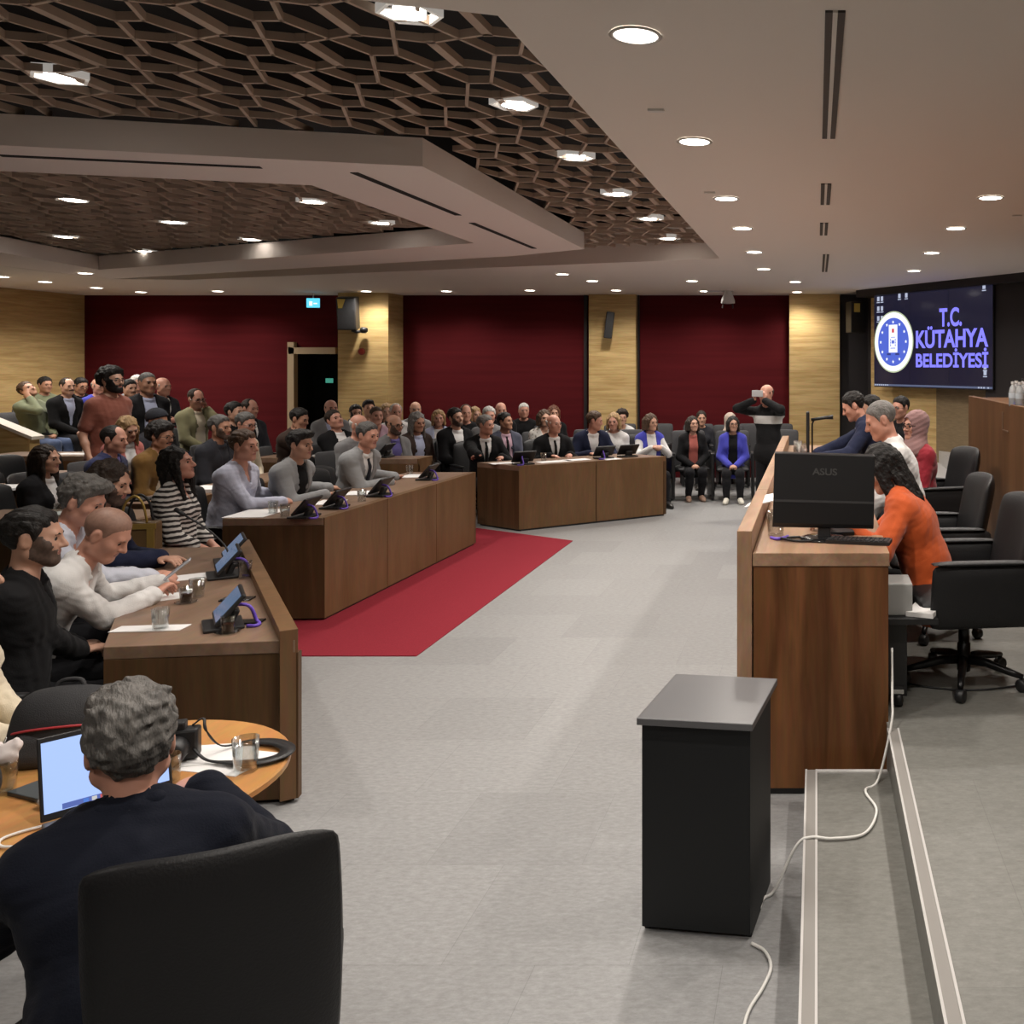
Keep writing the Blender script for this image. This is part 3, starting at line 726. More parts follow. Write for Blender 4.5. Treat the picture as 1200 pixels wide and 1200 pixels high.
# stepped side wall with pale coping at the far left
bm = NB(); v = [(-12.4, 0), (-9.6, 0), (-9.6, 1.01), (-12.4, 2.15)]
a = [bm.verts.new((x, 11.45, z)) for x, z in v]; b = [bm.verts.new((x, 11.6, z)) for x, z in v]
fs = [bm.faces.new(a), bm.faces.new(b[::-1])] + [bm.faces.new((a[i], b[i], b[(i + 1) % 4], a[(i + 1) % 4])) for i in range(4)]; bmesh.ops.recalc_face_normals(bm, faces=fs)
lw = struct('wall_stair', bm, WALLW)
bm = NB(); v = [(-9.56, 1.0), (-9.56, 1.04), (-12.4, 2.195), (-12.4, 2.155)]
a = [bm.verts.new((x, 11.43, z)) for x, z in v]; b = [bm.verts.new((x, 11.62, z)) for x, z in v]
fs = [bm.faces.new(a), bm.faces.new(b[::-1])] + [bm.faces.new((a[i], b[i], b[(i + 1) % 4], a[(i + 1) % 4])) for i in range(4)]; bmesh.ops.recalc_face_normals(bm, faces=fs)
struct('wall_coping', bm, mat('pale_coping', (.62, .56, .48), .5), lw)

# ------------------------------------------------------------------ ceiling
OPEN = [(-1.07, 3.15), (-1.07, 10.37), (-8.71, 13.0), (-9.7, 12.87), (-9.7, .2)]
bm = NB()
for P_ in ([(-1.07, -4.2), (5.2, -4.2), (5.2, 16.2), (-1.07, 16.2)], [(-12.6, -4.2), (-9.7, -4.2), (-9.7, 16.2), (-12.6, 16.2)],
           [(-9.7, -4.2), (-1.07, -4.2), (-1.07, 3.15), (-9.7, .2)], [(-1.07, 10.37), (-1.07, 16.2), (-9.7, 16.2), (-9.7, 12.87), (-8.71, 13.0)]):
    prism(bm, P_, CEIL, 3.5)
struct('ceiling', bm, PLASTER)
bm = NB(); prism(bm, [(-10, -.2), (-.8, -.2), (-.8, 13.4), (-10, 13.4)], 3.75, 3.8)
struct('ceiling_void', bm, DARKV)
OUT = [(-2.33, 5.55), (-2.36, 9.53), (-3.29, 10.15), (-9.68, 12.87), (-9.7, 3.6)]
INN = [(-3.30, 6.13), (-3.31, 9.06), (-8.87, 11.6), (-7.6, 4.95)]
bm = NB()
ov = [bm.verts.new((*p, CEIL)) for p in OUT]; iv = [bm.verts.new((*p, CEIL)) for p in INN]
ot = [bm.verts.new((*p, 3.26)) for p in OUT]; it_ = [bm.verts.new((*p, 3.26)) for p in INN]
for q in ((ov[0], ov[1], iv[1], iv[0]), (ov[1], ov[2], iv[1]), (ov[2], ov[3], iv[2], iv[1]), (ov[3], ov[4], iv[3], iv[2]), (ov[4], ov[0], iv[0], iv[3])): bm.faces.new(q)
for q in ((ot[0], ot[1], it_[1], it_[0]), (ot[1], ot[2], it_[1]), (ot[2], ot[3], it_[2], it_[1]), (ot[3], ot[4], it_[3], it_[2]), (ot[4], ot[0], it_[0], it_[3])): bm.faces.new(q)
for L_, T_ in ((ov, ot), (iv, it_)):
    for i in range(len(L_)): bm.faces.new((L_[i], L_[(i + 1) % len(L_)], T_[(i + 1) % len(L_)], T_[i]))
bmesh.ops.recalc_face_normals(bm, faces=bm.faces)
ring = struct('ceiling_ring', bm, RINGM)
bm = NB()   # dark slots in the ring soffit
for p, q in (((415, 202), (537, 252)), ((553, 261), (626, 291)), ((0, 182), (306, 196))):
    a = on(p[0], p[1], CEIL); b = on(q[0], q[1], CEIL); dd = (b - a).normalized(); n_ = Vector((-dd.y, dd.x, 0)) * .025
    prism(bm, [(a - n_)[:2], (b - n_)[:2], (b + n_)[:2], (a + n_)[:2]], CEIL - .004, CEIL + .01)
struct('ceiling_slot', bm, DARKV, ring)
def inpoly(x, y, P_):
    r = False; j = len(P_) - 1
    for i in range(len(P_)):
        if (P_[i][1] > y) != (P_[j][1] > y) and x < (P_[j][0] - P_[i][0]) * (y - P_[i][1]) / (P_[j][1] - P_[i][1]) + P_[i][0]: r = not r
        j = i
    return r
bm = NB(); sx, sy, lv, lh = .27, .41, .31, .11; ZB, ZT = 3.27, 3.305
def strip(a, b, w=.016):
    m_ = ((a[0] + b[0]) / 2, (a[1] + b[1]) / 2)
    if not inpoly(*m_, OPEN): return
    if inpoly(*m_, OUT) and not inpoly(*m_, INN): return
    dx, dy = b[0] - a[0], b[1] - a[1]; L = math.hypot(dx, dy); M = Matrix.Translation((m_[0], m_[1], (ZB + ZT) / 2)) @ Matrix.Rotation(math.atan2(dy, dx), 4, 'Z')
    box(bm, (0, 0, 0), (L + w, w, ZT - ZB), M=M)
for i in range(-37, -2):
    for j in range(0, 34):
        cx, cy = i * sx, j * sy
        if (i + j) % 2 == 0:
            e = [(cx, cy - lv / 2), (cx, cy + lv / 2)]; strip(e[0], e[1], .042)
            for k, s_ in ((0, -1), (1, 1)):
                for u in (-1, 1): strip(e[k], (cx + u * sx / 2, cy + s_ * sy / 2))
        else:
            e = [(cx - lh / 2, cy), (cx + lh / 2, cy)]; strip(e[0], e[1])
            for k, s_ in ((0, -1), (1, 1)):
                for u in (-1, 1): strip(e[k], (cx + s_ * sx / 2, cy + u * sy / 2))
struct('ceiling_lattice', bm, LATT)

# ------------------------------------------------------------------ ceiling lamps
ORD = ['nearest', 'second nearest', 'third nearest', 'fourth nearest', 'fifth nearest', 'sixth nearest', 'seventh nearest', 'eighth nearest', 'ninth nearest', 'tenth nearest', 'eleventh nearest', 'twelfth nearest']
WARM = (1.0, .925, .845)
def lamp_light(name, p, e, ang=150, r=.07):
    L = bpy.data.lights.new(name, 'SPOT'); L.energy = e; L.color = WARM; L.spot_size = R(ang); L.spot_blend = .8; L.shadow_soft_size = r
    o = bpy.data.objects.new(name, L); COL.objects.link(o); o.location = p; return o
EDOWN, ELATT = 100.0, 84.0
dl0 = None
def downlight(p, label, group, e=None, vis=True):
    global dl0
    lamp_light('downlight_lamp', (p.x, p.y, CEIL - .03), e or EDOWN)
    if not vis: return
    if dl0 is None:
        dl0 = thing('ceiling_downlight', label, 'ceiling light', (p.x, p.y, CEIL), 0, group)
        bm = NB(); lathe(bm, [(.088, -.001), (.094, -.007), (.078, -.009), (.076, -.001)], 24, cap=False); obj('rim', bm, RIM, dl0, True)
        bm = NB(); lathe(bm, [(.077, -.001), (.077, -.006)], 24); obj('lens', bm, LAMP, dl0)
    else: dup(dl0, (p.x, p.y, CEIL), 0, label, group)
oc = lambda px, py: on(px, py, CEIL) if True else None
for k, q in enumerate([(745, 40), (814, 165), (851, 232), (870, 267), (884, 295), (895, 315)]):
    downlight(oc(*q), 'round white recessed ceiling downlight, %s in the row left of the slot vents' % ORD[k], 'downlights left of the slot vents')
for k, q in enumerate([(1161, 231), (1120, 267), (1092, 296), (1071, 317)]):
    downlight(oc(*q), 'round white recessed ceiling downlight, %s in the row leading to the screen' % ORD[k], 'downlights leading to the screen')
WH = ['far left end', 'left of the burgundy wall', 'above the left burgundy panel', 'above the wooden pillar beside the door', 'left over the middle burgundy panel', 'right over the middle burgundy panel', 'above the middle wooden pillar', 'beside the white dome camera', 'above the wooden pillar near the screen']
for k, q in enumerate([(113, 337), (165, 342), (255, 341), (429, 341), (523, 341), (621, 340), (722, 340), (826, 341), (934, 342)]):
    downlight(oc(*q), 'round ceiling downlight along the back wall, %s' % WH[k], 'downlights along the back wall', EDOWN * .8)
for k, q in enumerate([(694, 329), (811, 329), (932, 330)]):
    downlight(oc(*q), 'round ceiling downlight just beyond the lattice, %s' % ['left of three', 'middle of three', 'right of three'][k], 'downlights beyond the lattice')
for k, q in enumerate([(53, 330), (100, 320), (2, 324)]):
    downlight(oc(*q), 'round ceiling downlight at far left, %s' % ['middle of three above the oak wall', 'right one of three near the ring', 'at the left edge of the photo'][k], 'downlights at the far left')
downlight(oc(659, 321), 'added round light standing in for a bright reflection beside the far lattice end', 'downlights beyond the lattice')  # lamp added in place of a bright reflection on the ceiling fascia
for x, y, wh in ((1.2, 4.9, 'first beyond right edge in screen row'), (1.2, 3.0, 'second beyond right edge in screen row'), (-.65, 1.7, 'first above the top edge in the left vent row'), (-.65, 0, 'directly above the camera in the left vent row'), (1.2, 0, 'above and right of the camera'), (-4, 1, 'over the floor left of the camera'), (-7, 1.0, 'far left of the camera')):
    downlight(Vector((x, y, 0)), 'added ceiling downlight out of frame, ' + wh, 'added downlights outside the frame', EDOWN)  # unseen lamps added to help light the hall from beyond the frame
ll0 = None
HEXP = [(.115 * math.cos(math.pi / 3 * i), .115 * math.sin(math.pi / 3 * i)) for i in range(6)]
def lattice_light(p, label, group, near=False):
    global ll0
    lamp_light('lattice_lamp', (p.x, p.y, (CEIL - .02) if near else ZB - .03), ELATT, 118)
    if ll0 is None:
        ll0 = thing('lattice_light', label, 'ceiling light', (p.x, p.y, ZB), R(12), group)
        bm = NB()
        for i in range(6):
            a, b = Vector((*HEXP[i], 0)), Vector((*HEXP[(i + 1) % 6], 0)); mid = (a + b) / 2
            box(bm, (0, 0, 0), ((b - a).length + .012, .014, .04), M=Matrix.Translation((mid.x, mid.y, .02)) @ Matrix.Rotation(math.atan2((b - a).y, (b - a).x), 4, 'Z'))
        obj('hexagon_frame', bm, mat('hex_frame', (.66, .62, .56), .5, emit=(1, .95, .88), estr=.25), ll0)
        bm = NB(); lathe(bm, [(.06, .03), (.06, .0), (.05, -.004)], 20); obj('lens', bm, LAMP, ll0)
        bm = NB(); box(bm, (0, 0, .028), (.21, .02, .012)); obj('bracket', bm, BLACK, ll0)
    else: dup(ll0, (p.x, p.y, ZB), R(12), label, group)
for k, q in enumerate([(480, 18), (602, 124), (675, 185), (722, 228), (762, 257), (784, 280), (806, 298)]):
    lattice_light(on(*q, ZB), 'hexagon framed light in the ceiling lattice, %s along its right edge' % ORD[k], 'hexagon lights along the lattice edge')
lattice_light(on(70, 92, ZB), 'hexagon framed light in the near lattice at upper left of the photo', 'hexagon lights in the lattice')
WL = ['upper left of the ring opening', 'left of centre of the ring opening', 'lower left of the ring opening', 'bottom left of the ring opening', 'upper right of the ring opening', 'bottom centre of the ring opening', 'right corner of the ring opening']
for k, q in enumerate([(85, 235), (203, 261), (77, 278), (172, 295), (365, 237), (293, 281), (448, 262)]):
    lattice_light(on(*q, ZB), 'hexagon framed light inside the ceiling ring, %s' % WL[k], 'hexagon lights inside the ring', q in ((77, 278), (172, 295), (293, 281)))
for k, q in enumerate([(372, 320), (503, 318)]):
    lattice_light(on(*q, ZB), 'hexagon framed light in the lattice strip beyond the ring, %s' % ['left one', 'right one'][k], 'hexagon lights beyond the ring')
# slot vents: pairs of dark slots
for k, (y0, y1) in enumerate([(12, 161), (215, 239), (261, 275), (298, 318)]):
    a = oc(978, y0).y; b = oc(975, y1).y
    t = thing('slot_vent', 'pair of dark linear air slots in the ceiling, %s of four' % ['longest and nearest', 'second', 'third', 'farthest'][k], 'vent', (.062 if k < 3 else .10, (a + b) / 2, CEIL), 0, 'linear ceiling vents')
    for s in (-1, 1):
        bm = NB(); box(bm, (s * .021, 0, -.002), (.025, b - a, .012)); obj('slot', bm, mat('vent_dark', (.05, .042, .038), .6), t)
    bm = NB(); box(bm, (0, 0, -.003), (.016, b - a, .010)); obj('divider', bm, RIM, t)
for k, q in enumerate([(769, 128), (832, 225), (1192, 252)]):
    p = oc(*q); bm = NB(); box(bm, (0, 0, -.006), (.075, .03, .012)); o = obj('ceiling_sensor', bm, RIM, bevel=.003); o.location = (p.x, p.y, CEIL)
    tag(o, 'small flat ceiling sensor ' + ['between the two nearest left downlights', 'beside the third left downlight', 'at the right edge of the photo'][k], 'sensor', 'flat ceiling sensors')
# ------------------------------------------------------------------ desks
def off_poly(a, b, t):      # quad strip inside of edge a->b (to its left)
    a, b = Vector(a), Vector(b); d = (b - a).normalized(); n = Vector((-d.y, d.x)) * t
    return [a, b, b + n, a + n]
def desk(name, label, P, ztop, zl, npan, group=None, z0=0.0, top=None, front=None, end=None, kick=True, thick=.055, cat='desk'):
    P = [Vector(p) for p in P]             # back-near, front-near, front-far, back-far (counter-clockwise)
    c = sum(P, Vector((0, 0))) / 4
    t = thing(name, label, cat, (c.x, c.y, z0), 0, group)
    Q = [p - c for p in P]; z1 = ztop - z0; z2 = zl - z0
    top, front, end = top or DESKT, front or DESKV, end or DESKD
    d = (Q[2] - Q[1]); n = Vector((-d.y, d.x)).normalized()
    bm = NB(); prism(bm, [Q[0], Q[1] + n * .012, Q[2] + n * .012, Q[3]], z1 - thick, z1); obj('worktop', bm, top, t, bevel=.003)
    kz = .05 if kick else 0
    for i in range(npan):
        a = Q[1] + d * (i / npan) + d.normalized() * .004; b = Q[1] + d * ((i + 1) / npan) - d.normalized() * .004
        bm = NB(); prism(bm, [a, b, b + n * .07, a + n * .07][::1], kz * .4, z2 if zl > ztop else z1 - thick * 0 + .001); obj('front_panel', bm, front, t, bevel=.002)
    for a, b in ((Q[0], Q[1]), (Q[2], Q[3])):
        dd = (b - a).normalized(); n2 = Vector((-dd.y, dd.x)) * .04
        bm = NB(); prism(bm, [a, b, b + n2, a + n2], kz * .4, z1 - thick - .001); obj('end_panel', bm, end, t, bevel=.002)
    if kick:
        k = [p * .97 for p in Q]; bm = NB(); prism(bm, k, 0, .045); obj('plinth', bm, BLACK, t)
    return t
desk('council_desk', 'nearest brown council desk with raised front ledge, left of the aisle', [(-3.04, 4.0), (-2.27, 4.11), (-3.76, 6.22), (-4.42, 6.15)], .715, .762, 1, 'council desks')
desk('council_desk', 'brown council desk with three front panels beside the red carpet', [(-4.42, 6.98), (-3.68, 7.02), (-3.63, 10.0), (-4.35, 10.0)], .772, .772, 3, 'council desks')
desk('council_desk', 'brown council desk with two front panels at the far end of the carpet', [(-4.05, 11.2), (-3.42, 10.78), (-1.91, 11.93), (-2.52, 12.37)], .75, .75, 2, 'council desks')
desk('back_row_desk', 'brown desk behind the long-haired man, holding a laptop', [(-6.45, 6.95), (-5.0, 6.95), (-5.0, 7.45), (-6.45, 7.45)], .77, .77, 1, 'second row desks')
desk('back_row_desk', 'brown desk at left edge with papers on it', [(-8.5, 7.75), (-6.95, 7.95), (-6.95, 8.5), (-8.5, 8.3)], .85, .85, 1, 'second row desks')
desk('back_row_desk', 'brown desk with papers behind the man in light blue shirt', [(-5.85, 7.75), (-5.35, 7.75), (-5.35, 10.3), (-5.85, 10.3)], .77, .77, 2, 'second row desks')
desk('back_row_desk', 'small light brown desk below the standing man in rust shirt', [(-9.6, 10.75), (-8.36, 10.75), (-8.36, 11.3), (-9.6, 11.3)], .87, .87, 1, 'second row desks', front=LECT, end=LECT)
desk('back_row_desk', 'brown desk with a white paper left of the man in navy', [(-7.6, 8.95), (-6.75, 8.95), (-6.75, 9.4), (-7.6, 9.4)], .86, .86, 1, 'second row desks')
desk('back_row_desk', 'brown desk in front of the reclining man in dark suit', [(-6.55, 10.75), (-5.4, 10.75), (-5.4, 11.15), (-6.55, 11.15)], .85, .85, 1, 'second row desks')
desk('back_row_desk', 'brown desk in front of the bald man in grey suit', [(-5.12, 10.6), (-4.5, 10.6), (-4.5, 11.0), (-5.12, 11.0)], .85, .85, 1, 'second row desks', end=DESKV)
# presiding desk: stands on the lower floor, its work side on the platform
t = thing('presiding_desk', 'long walnut presiding desk with raised ledge carrying the black monitor', 'desk', (-.02, 6.95, 0))
L0, L1 = 4.18 - 6.95, 9.75 - 6.95
bm = NB(); prism(bm, [(-.265, L0), (.345, L0), (.345, L1), (-.265, L1)], 1.02, 1.08); obj('worktop', bm, WALNUTT, t, bevel=.003)
for i in range(4):
    a, b = L0 + i * (L1 - L0) / 4, L0 + (i + 1) * (L1 - L0) / 4 - (.004 if i < 3 else 0)
    bm = NB(); prism(bm, [(-.335, a), (-.268, a), (-.268, b), (-.335, b)], .02, 1.178); obj('front_panel', bm, WALNUTT if 0 else wood('walnut_ledge', (.24, .135, .075), (.38, .23, .14), (4, .4, 1.0), 2.4, .4), t, bevel=.003)
for a in (L0 + .004, L1 - .05):
    bm = NB(); prism(bm, [(-.262, a), (.34, a), (.34, a + .045), (-.262, a + .045)], .03, 1.02); obj('end_panel', bm, WALNUT, t, bevel=.002)
bm = NB(); prism(bm, [(-.31, L0 + .02), (.30, L0 + .02), (.30, L1 - .02), (-.31, L1 - .02)], 0, .03); obj('plinth', bm, BLACK, t)
bm = NB(); prism(bm, [(.30, L0 + .06), (.315, L0 + .06), (.315, L1 - .06), (.30, L1 - .06)], .35, .75); obj('modesty_panel', bm, WALNUT, t)
# higher bench at right
t = thing('upper_bench', 'tall brown wooden bench front at the right edge, holding water bottles', 'bench', (1.42, 6.6, PLAT))
bm = NB(); prism(bm, [(0, -2.3), (.05, -2.3), (.05, 2.18), (0, 2.18)], 0, 1.30); obj('front_panel', bm, LECT, t, bevel=.003)
bm = NB(); prism(bm, [(.05, 2.13), (.75, 2.13), (.75, 2.18), (.05, 2.18)], 0, 1.25); obj('end_panel', bm, LECT, t)
bm = NB(); prism(bm, [(.05, -2.3), (.75, -2.3), (.75, 2.18), (.05, 2.18)], 1.25, 1.285); obj('worktop', bm, LECT, t)
bm = NB(); box(bm, (-.004, .55, 1.16), (.006, .012, .14)); box(bm, (-.004, .44, 1.095), (.006, .22, .010)); obj('cover_plate', bm, mat('plate_outline', (.13, .075, .045), .5), t)

# little black cabinet in front
t = thing('side_cabinet', 'black cabinet with shiny grey top standing alone on the floor', 'cabinet', (-.38, 3.33, 0), R(-8))
W2, D2 = .187, .175
bm = NB(); box(bm, (0, -D2, .37), (W2 * 2, .02, .70)); obj('front_panel', bm, mat('cabinet_charcoal', (.011, .012, .013), .5, spec=.3), t, bevel=.002)
bm = NB(); box(bm, (0, 0, .40), (W2 * 2 - .05, D2 * 2 - .05, .64)); obj('body', bm, mat('cabinet_black', (.008, .008, .009), .6), t)
for s in (-1, 1):
    bm = NB(); box(bm, (s * (W2 - .012), .01, .36), (.022, D2 * 2 - .01, .72)); obj('side_panel', bm, MATS['cabinet_charcoal'] if s < 0 else MATS['cabinet_black'], t, bevel=.002)
bm = NB(); box(bm, (0, 0, .36 ), (W2 * 2 - .06, .30, .72)); bm.free()
bm = NB(); box(bm, (.006, .0, .728), (.395, .455, .024)); obj('top', bm, mat('cabinet_top_grey', (.105, .105, .11), .28, spec=.6), t, bevel=.003)

# ------------------------------------------------------------------ chairs
def slab(bm, fn, nu=9, nv=9, th=.05):
    F_, B_ = [], []
    for i in range(nu):
        F_.append([]); B_.append([])
        for j in range(nv):
            u, v = i / (nu - 1) * 2 - 1, j / (nv - 1)
            p = Vector(fn(u, v)); e = 1e-3
            n = (Vector(fn(u + e, v)) - Vector(fn(u - e, v))).cross(Vector(fn(u, v + e)) - Vector(fn(u, v - e))).normalized()
            ed = min(1, (1 - abs(u)) * 4 + .35) * min(1, min(v, 1 - v) * 6 + .35); h = n * th / 2 * ed
            F_[i].append(bm.verts.new(p + h)); B_[i].append(bm.verts.new(p - h))
    for i in range(nu - 1):
        for j in range(nv - 1):
            bm.faces.new((F_[i][j], F_[i + 1][j], F_[i + 1][j + 1], F_[i][j + 1])); bm.faces.new((B_[i][j], B_[i][j + 1], B_[i + 1][j + 1], B_[i + 1][j]))
    for i in range(nu - 1):
        bm.faces.new((F_[i][0], B_[i][0], B_[i + 1][0], F_[i + 1][0])); bm.faces.new((F_[i][-1], F_[i + 1][-1], B_[i + 1][-1], B_[i][-1]))
    for j in range(nv - 1):
        bm.faces.new((F_[0][j], F_[0][j + 1], B_[0][j + 1], B_[0][j])); bm.faces.new((F_[-1][j], B_[-1][j], B_[-1][j + 1], F_[-1][j + 1]))
    bmesh.ops.recalc_face_normals(bm, faces=bm.faces)
def soft(o, lv=1):
    md = o.modifiers.new('smooth', 'SUBSURF'); md.levels = lv; md.render_levels = lv; return o
def make_chair(label, cm=None, hb=.94, wb=.25):
    cm = cm or LEATH
    t = thing('swivel_armchair', label, 'chair')
    bm = NB(); slab(bm, lambda u, v: (u * .25, -.22 + .50 * v, .445 - .02 * (1 - v) - .01 * u * u), 7, 7, .10); soft(obj('seat', bm, cm, t, True))
    def back(u, v):
        z = .40 + (hb - .40) * v - .035 * (abs(u) ** 4) * (v > .9)
        return (u * (wb + .012 * math.sin(v * 3)), -.235 - .13 * v + .075 * u * u * (.6 + .4 * v) , z)
    bm = NB(); slab(bm, back, 9, 9, .065); soft(obj('backrest', bm, cm, t, True))
    for s in (-1, 1):
        bm = NB(); slab(bm, lambda u, v: (s * (.275 + .012 * v), -.03 + u * (.28 - .015 * v) , .34 + .31 * v), 7, 7, .055); o = soft(obj('armrest', bm, cm, t, True))
        bm = NB(); slab(bm, lambda u, v: (s * .288 + u * .032, -.26 + .50 * v, .652 + .002 * v), 5, 7, .026); soft(obj('arm_pad', bm, cm, o, True))
    bm = NB(); lathe(bm, [(.05, .34), (.05, .31), (.028, .30), (.028, .20), (.034, .195), (.034, .06), (.03, .055)], 16); obj('column', bm, BLACKM, t, True)
    bm = NB(); tube(bm, spline([(.03, 0, .30), (.10, .03, .29), (.17, .05, .285)], 4), .008, 6); obj('lever', bm, BLACKM, t, True)
    for i in range(5):
        a = 2 * math.pi * i / 5 + .3; ca, sa = math.cos(a), math.sin(a)
        bm = NB(); tube(bm, [(.02 * ca, .02 * sa, .115), (.12 * ca, .12 * sa, .112), (.24 * ca, .24 * sa, .085), (.305 * ca, .305 * sa, .072)], [.026, .022, .018, .014], 8); lg = obj('base_leg', bm, BLACKM, t, True)
        bm = NB(); lathe(bm, [(.026, -.022), (.031, -.016), (.031, .016), (.026, .022)], 14, Matrix.Translation((.30 * ca, .30 * sa, .031)) @ Matrix.Rotation(a + 1.2, 4, 'Z') @ Matrix.Rotation(R(90), 4, 'Y')); obj('caster', bm, BLACK, lg, True)
    return t
CH0 = make_chair('black leather swivel armchair with high back beside the near end of the presiding desk')
CH0.location = (.74, 4.72, PLAT); CH0.rotation_euler = (0, 0, R(97)); CH0['group'] = 'black armchairs on the platform'
dup(CH0, (.68, 5.62, PLAT), R(95), 'black leather armchair with high back, middle one behind the presiding desk', 'black armchairs on the platform')
def make_seat(label):
    t = thing('audience_seat', label, 'chair')
    bm = NB(); slab(bm, lambda u, v: (u * .23, -.2 + .44 * v, .44), 7, 7, .09); soft(obj('seat', bm, FABD, t, True))
    bm = NB(); slab(bm, lambda u, v: (u * .25, -.23 - .10 * v + .04 * u * u, .36 + .60 * v), 7, 7, .07); soft(obj('backrest', bm, FABD, t, True))
    for s in (-1, 1):
        bm = NB(); box(bm, (s * .285, -.02, .33), (.04, .38, .62)); obj('side_panel', bm, BLACK, t, bevel=.012)
        bm = NB(); box(bm, (s * .285, .0, .655), (.06, .36, .03)); obj('arm_pad', bm, BLACK, t, bevel=.01)
    bm = NB(); box(bm, (0, .0, .02), (.53, .05, .04)); obj('foot_bar', bm, GREYP, t, bevel=.004)
    return t
ST0 = make_seat('black audience seat under the woman in black jacket')
OC = {}
def chair_for(label, pos, rz, z, kind='seat', back=0.0, group=None):
    global CH0, ST0
    src = ST0 if kind == 'seat' else CH0
    p = Vector(pos) + Matrix.Rotation(rz, 3, 'Z') @ Vector((0, back, 0))
    c = dup(src, (p.x, p.y, z), rz, label, group or ('audience seats' if kind == 'seat' else 'black armchairs of the council'))
    if kind == 'seat' and p.x < -8.3:
        for q in c.children:
            if q.name.startswith('side_panel'): q.material_slots[0].link = 'OBJECT'; q.material_slots[0].material = GREYP
    return c
# ------------------------------------------------------------------ everyone in the hall
C = cloth
K_BLK = C('black', (.010, .010, .011)); K_BLKJ = C('black_jacket', (.014, .014, .016)); K_NAVY = C('navy', (.016, .020, .045)); K_CHAR = C('charcoal_suit', (.030, .031, .038)); K_BLUEGREY = C('blue_grey_suit', (.06, .065, .095))
K_WHT = C('white', (.66, .65, .64)); K_CREAM = C('cream', (.66, .58, .44)); K_LBLUE = C('light_blue_stripe', (.50, .52, .64)); K_SKY = C('pale_blue', (.42, .46, .62)); K_GREY = C('mid_grey_blazer', (.20, .20, .205)); K_LGREY = C('light_grey_blazer', (.26, .265, .27))
K_ORANGE = C('orange_wool', (.50, .085, .018)); K_RED = C('deep_red_coat', (.26, .018, .030)); K_BLUE = C('royal_blue', (.055, .06, .42)); K_RUST = C('rust_tee', (.22, .075, .052)); K_GREEN = C('sage_green', (.17, .19, .115)); K_OLIVE = C('olive_jacket', (.25, .235, .13))
K_MUST = C('mustard_brown', (.17, .09, .022)); K_TEAL = C('navy_blue_jacket', (.030, .036, .10)); K_SALMON = C('salmon', (.42, .12, .10)); K_PINKT = C('pink_shirt', (.50, .33, .40)); K_JEANS = C('denim', (.085, .12, .22)); K_BROWN = C('dark_brown', (.05, .034, .028)); K_BLT = C('black_tie', (.012, .012, .013)); K_VIOLET = C('violet_scarf', (.12, .10, .30))
K_SCARF = C('dusty_pink_scarf', (.26, .15, .145), bump=.2); K_BEIGES = C('beige_scarf', (.45, .36, .30))
def pattern(name, c1, c2, kind):
    m = mat('cloth_' + name, c1, .85, spec=.2); n = m.node_tree.nodes; l = m.node_tree.links; b = n['Principled BSDF']; tc = n.new('ShaderNodeTexCoord')
    if kind == 'stripe':
        w = n.new('ShaderNodeTexWave'); w.bands_direction = 'Z'; w.inputs['Scale'].default_value = 9.0; w.inputs['Distortion'].default_value = 3.0; w.inputs['Detail Scale'].default_value = 1.2; src = w.outputs['Fac']
    else:
        w = n.new('ShaderNodeTexVoronoi'); w.inputs['Scale'].default_value = 26; src = w.outputs['Distance']
    l.new(tc.outputs['Object'], w.inputs['Vector'])
    r = n.new('ShaderNodeValToRGB'); r.color_ramp.interpolation = 'CONSTANT'; r.color_ramp.elements[1].position = .5 if kind == 'stripe' else .28
    r.color_ramp.elements[0].color = (*c2, 1); r.color_ramp.elements[1].color = (*c1, 1); l.new(src, r.inputs['Fac']); l.new(r.outputs['Color'], b.inputs['Base Color']); return m
K_STRIPE = pattern('black_white_stripe', (.62, .60, .57), (.035, .03, .03), 'stripe'); K_FLORAL = pattern('floral_white', (.60, .58, .54), (.16, .14, .12), 'dots')
K_GREYT = C('grey_trousers', (.06, .06, .065)); SNEAK = mat('white_sneaker', (.62, .60, .52), .6)
K_BAND = mat('cloth_banded_sweater', (.012, .012, .013), .85, spec=.2)
_n = K_BAND.node_tree.nodes; _l = K_BAND.node_tree.links; _t = _n.new('ShaderNodeTexCoord'); _s = _n.new('ShaderNodeSeparateXYZ'); _r = _n.new('ShaderNodeValToRGB'); _m = _n.new('ShaderNodeMath'); _m.operation = 'MULTIPLY'; _m.inputs[1].default_value = .5
_l.new(_t.outputs['Object'], _s.inputs[0]); _l.new(_s.outputs['Z'], _m.inputs[0]); _l.new(_m.outputs[0], _r.inputs['Fac']); _r.color_ramp.interpolation = 'CONSTANT'
_e = _r.color_ramp.elements; _e[0].color = (.012, .012, .013, 1); _e[1].position = .625; _e[1].color = (.6, .59, .57, 1); _q = _e.new(.672); _q.color = (.012, .012, .013, 1)
_l.new(_r.outputs['Color'], _n['Principled BSDF'].inputs['Base Color'])
P = person
def H(px, py, z): return tuple(on(px, py, z))
CHAIRS = []
def seated(kind, *a, **k):
    r = P(*a, **k); CHAIRS.append((kind, a[0], r)); return r
# ---- foreground man at the round table, seen from behind
g_back = seated(None, 'person from behind with grey hair and dark navy jacket, typing at laptop', 153, 872, 2.22, 125, lean=24, head=(2, -6, 0), top='suit', c1=C('dark_navy_jacket', (.006, .0075, .014)), c2=K_CHAR, hair='messy', hc='iron', skin=2, minh=.0055, fat=1.10, hip=0,
    arms=(('at', ((-1.66, 2.55, .765), (-1.76, 2.62, .75), (0, 0, 1), .5)), ('at', ((-1.84, 2.36, .765), (-1.88, 2.48, .75), (0, 0, 1), .5))))
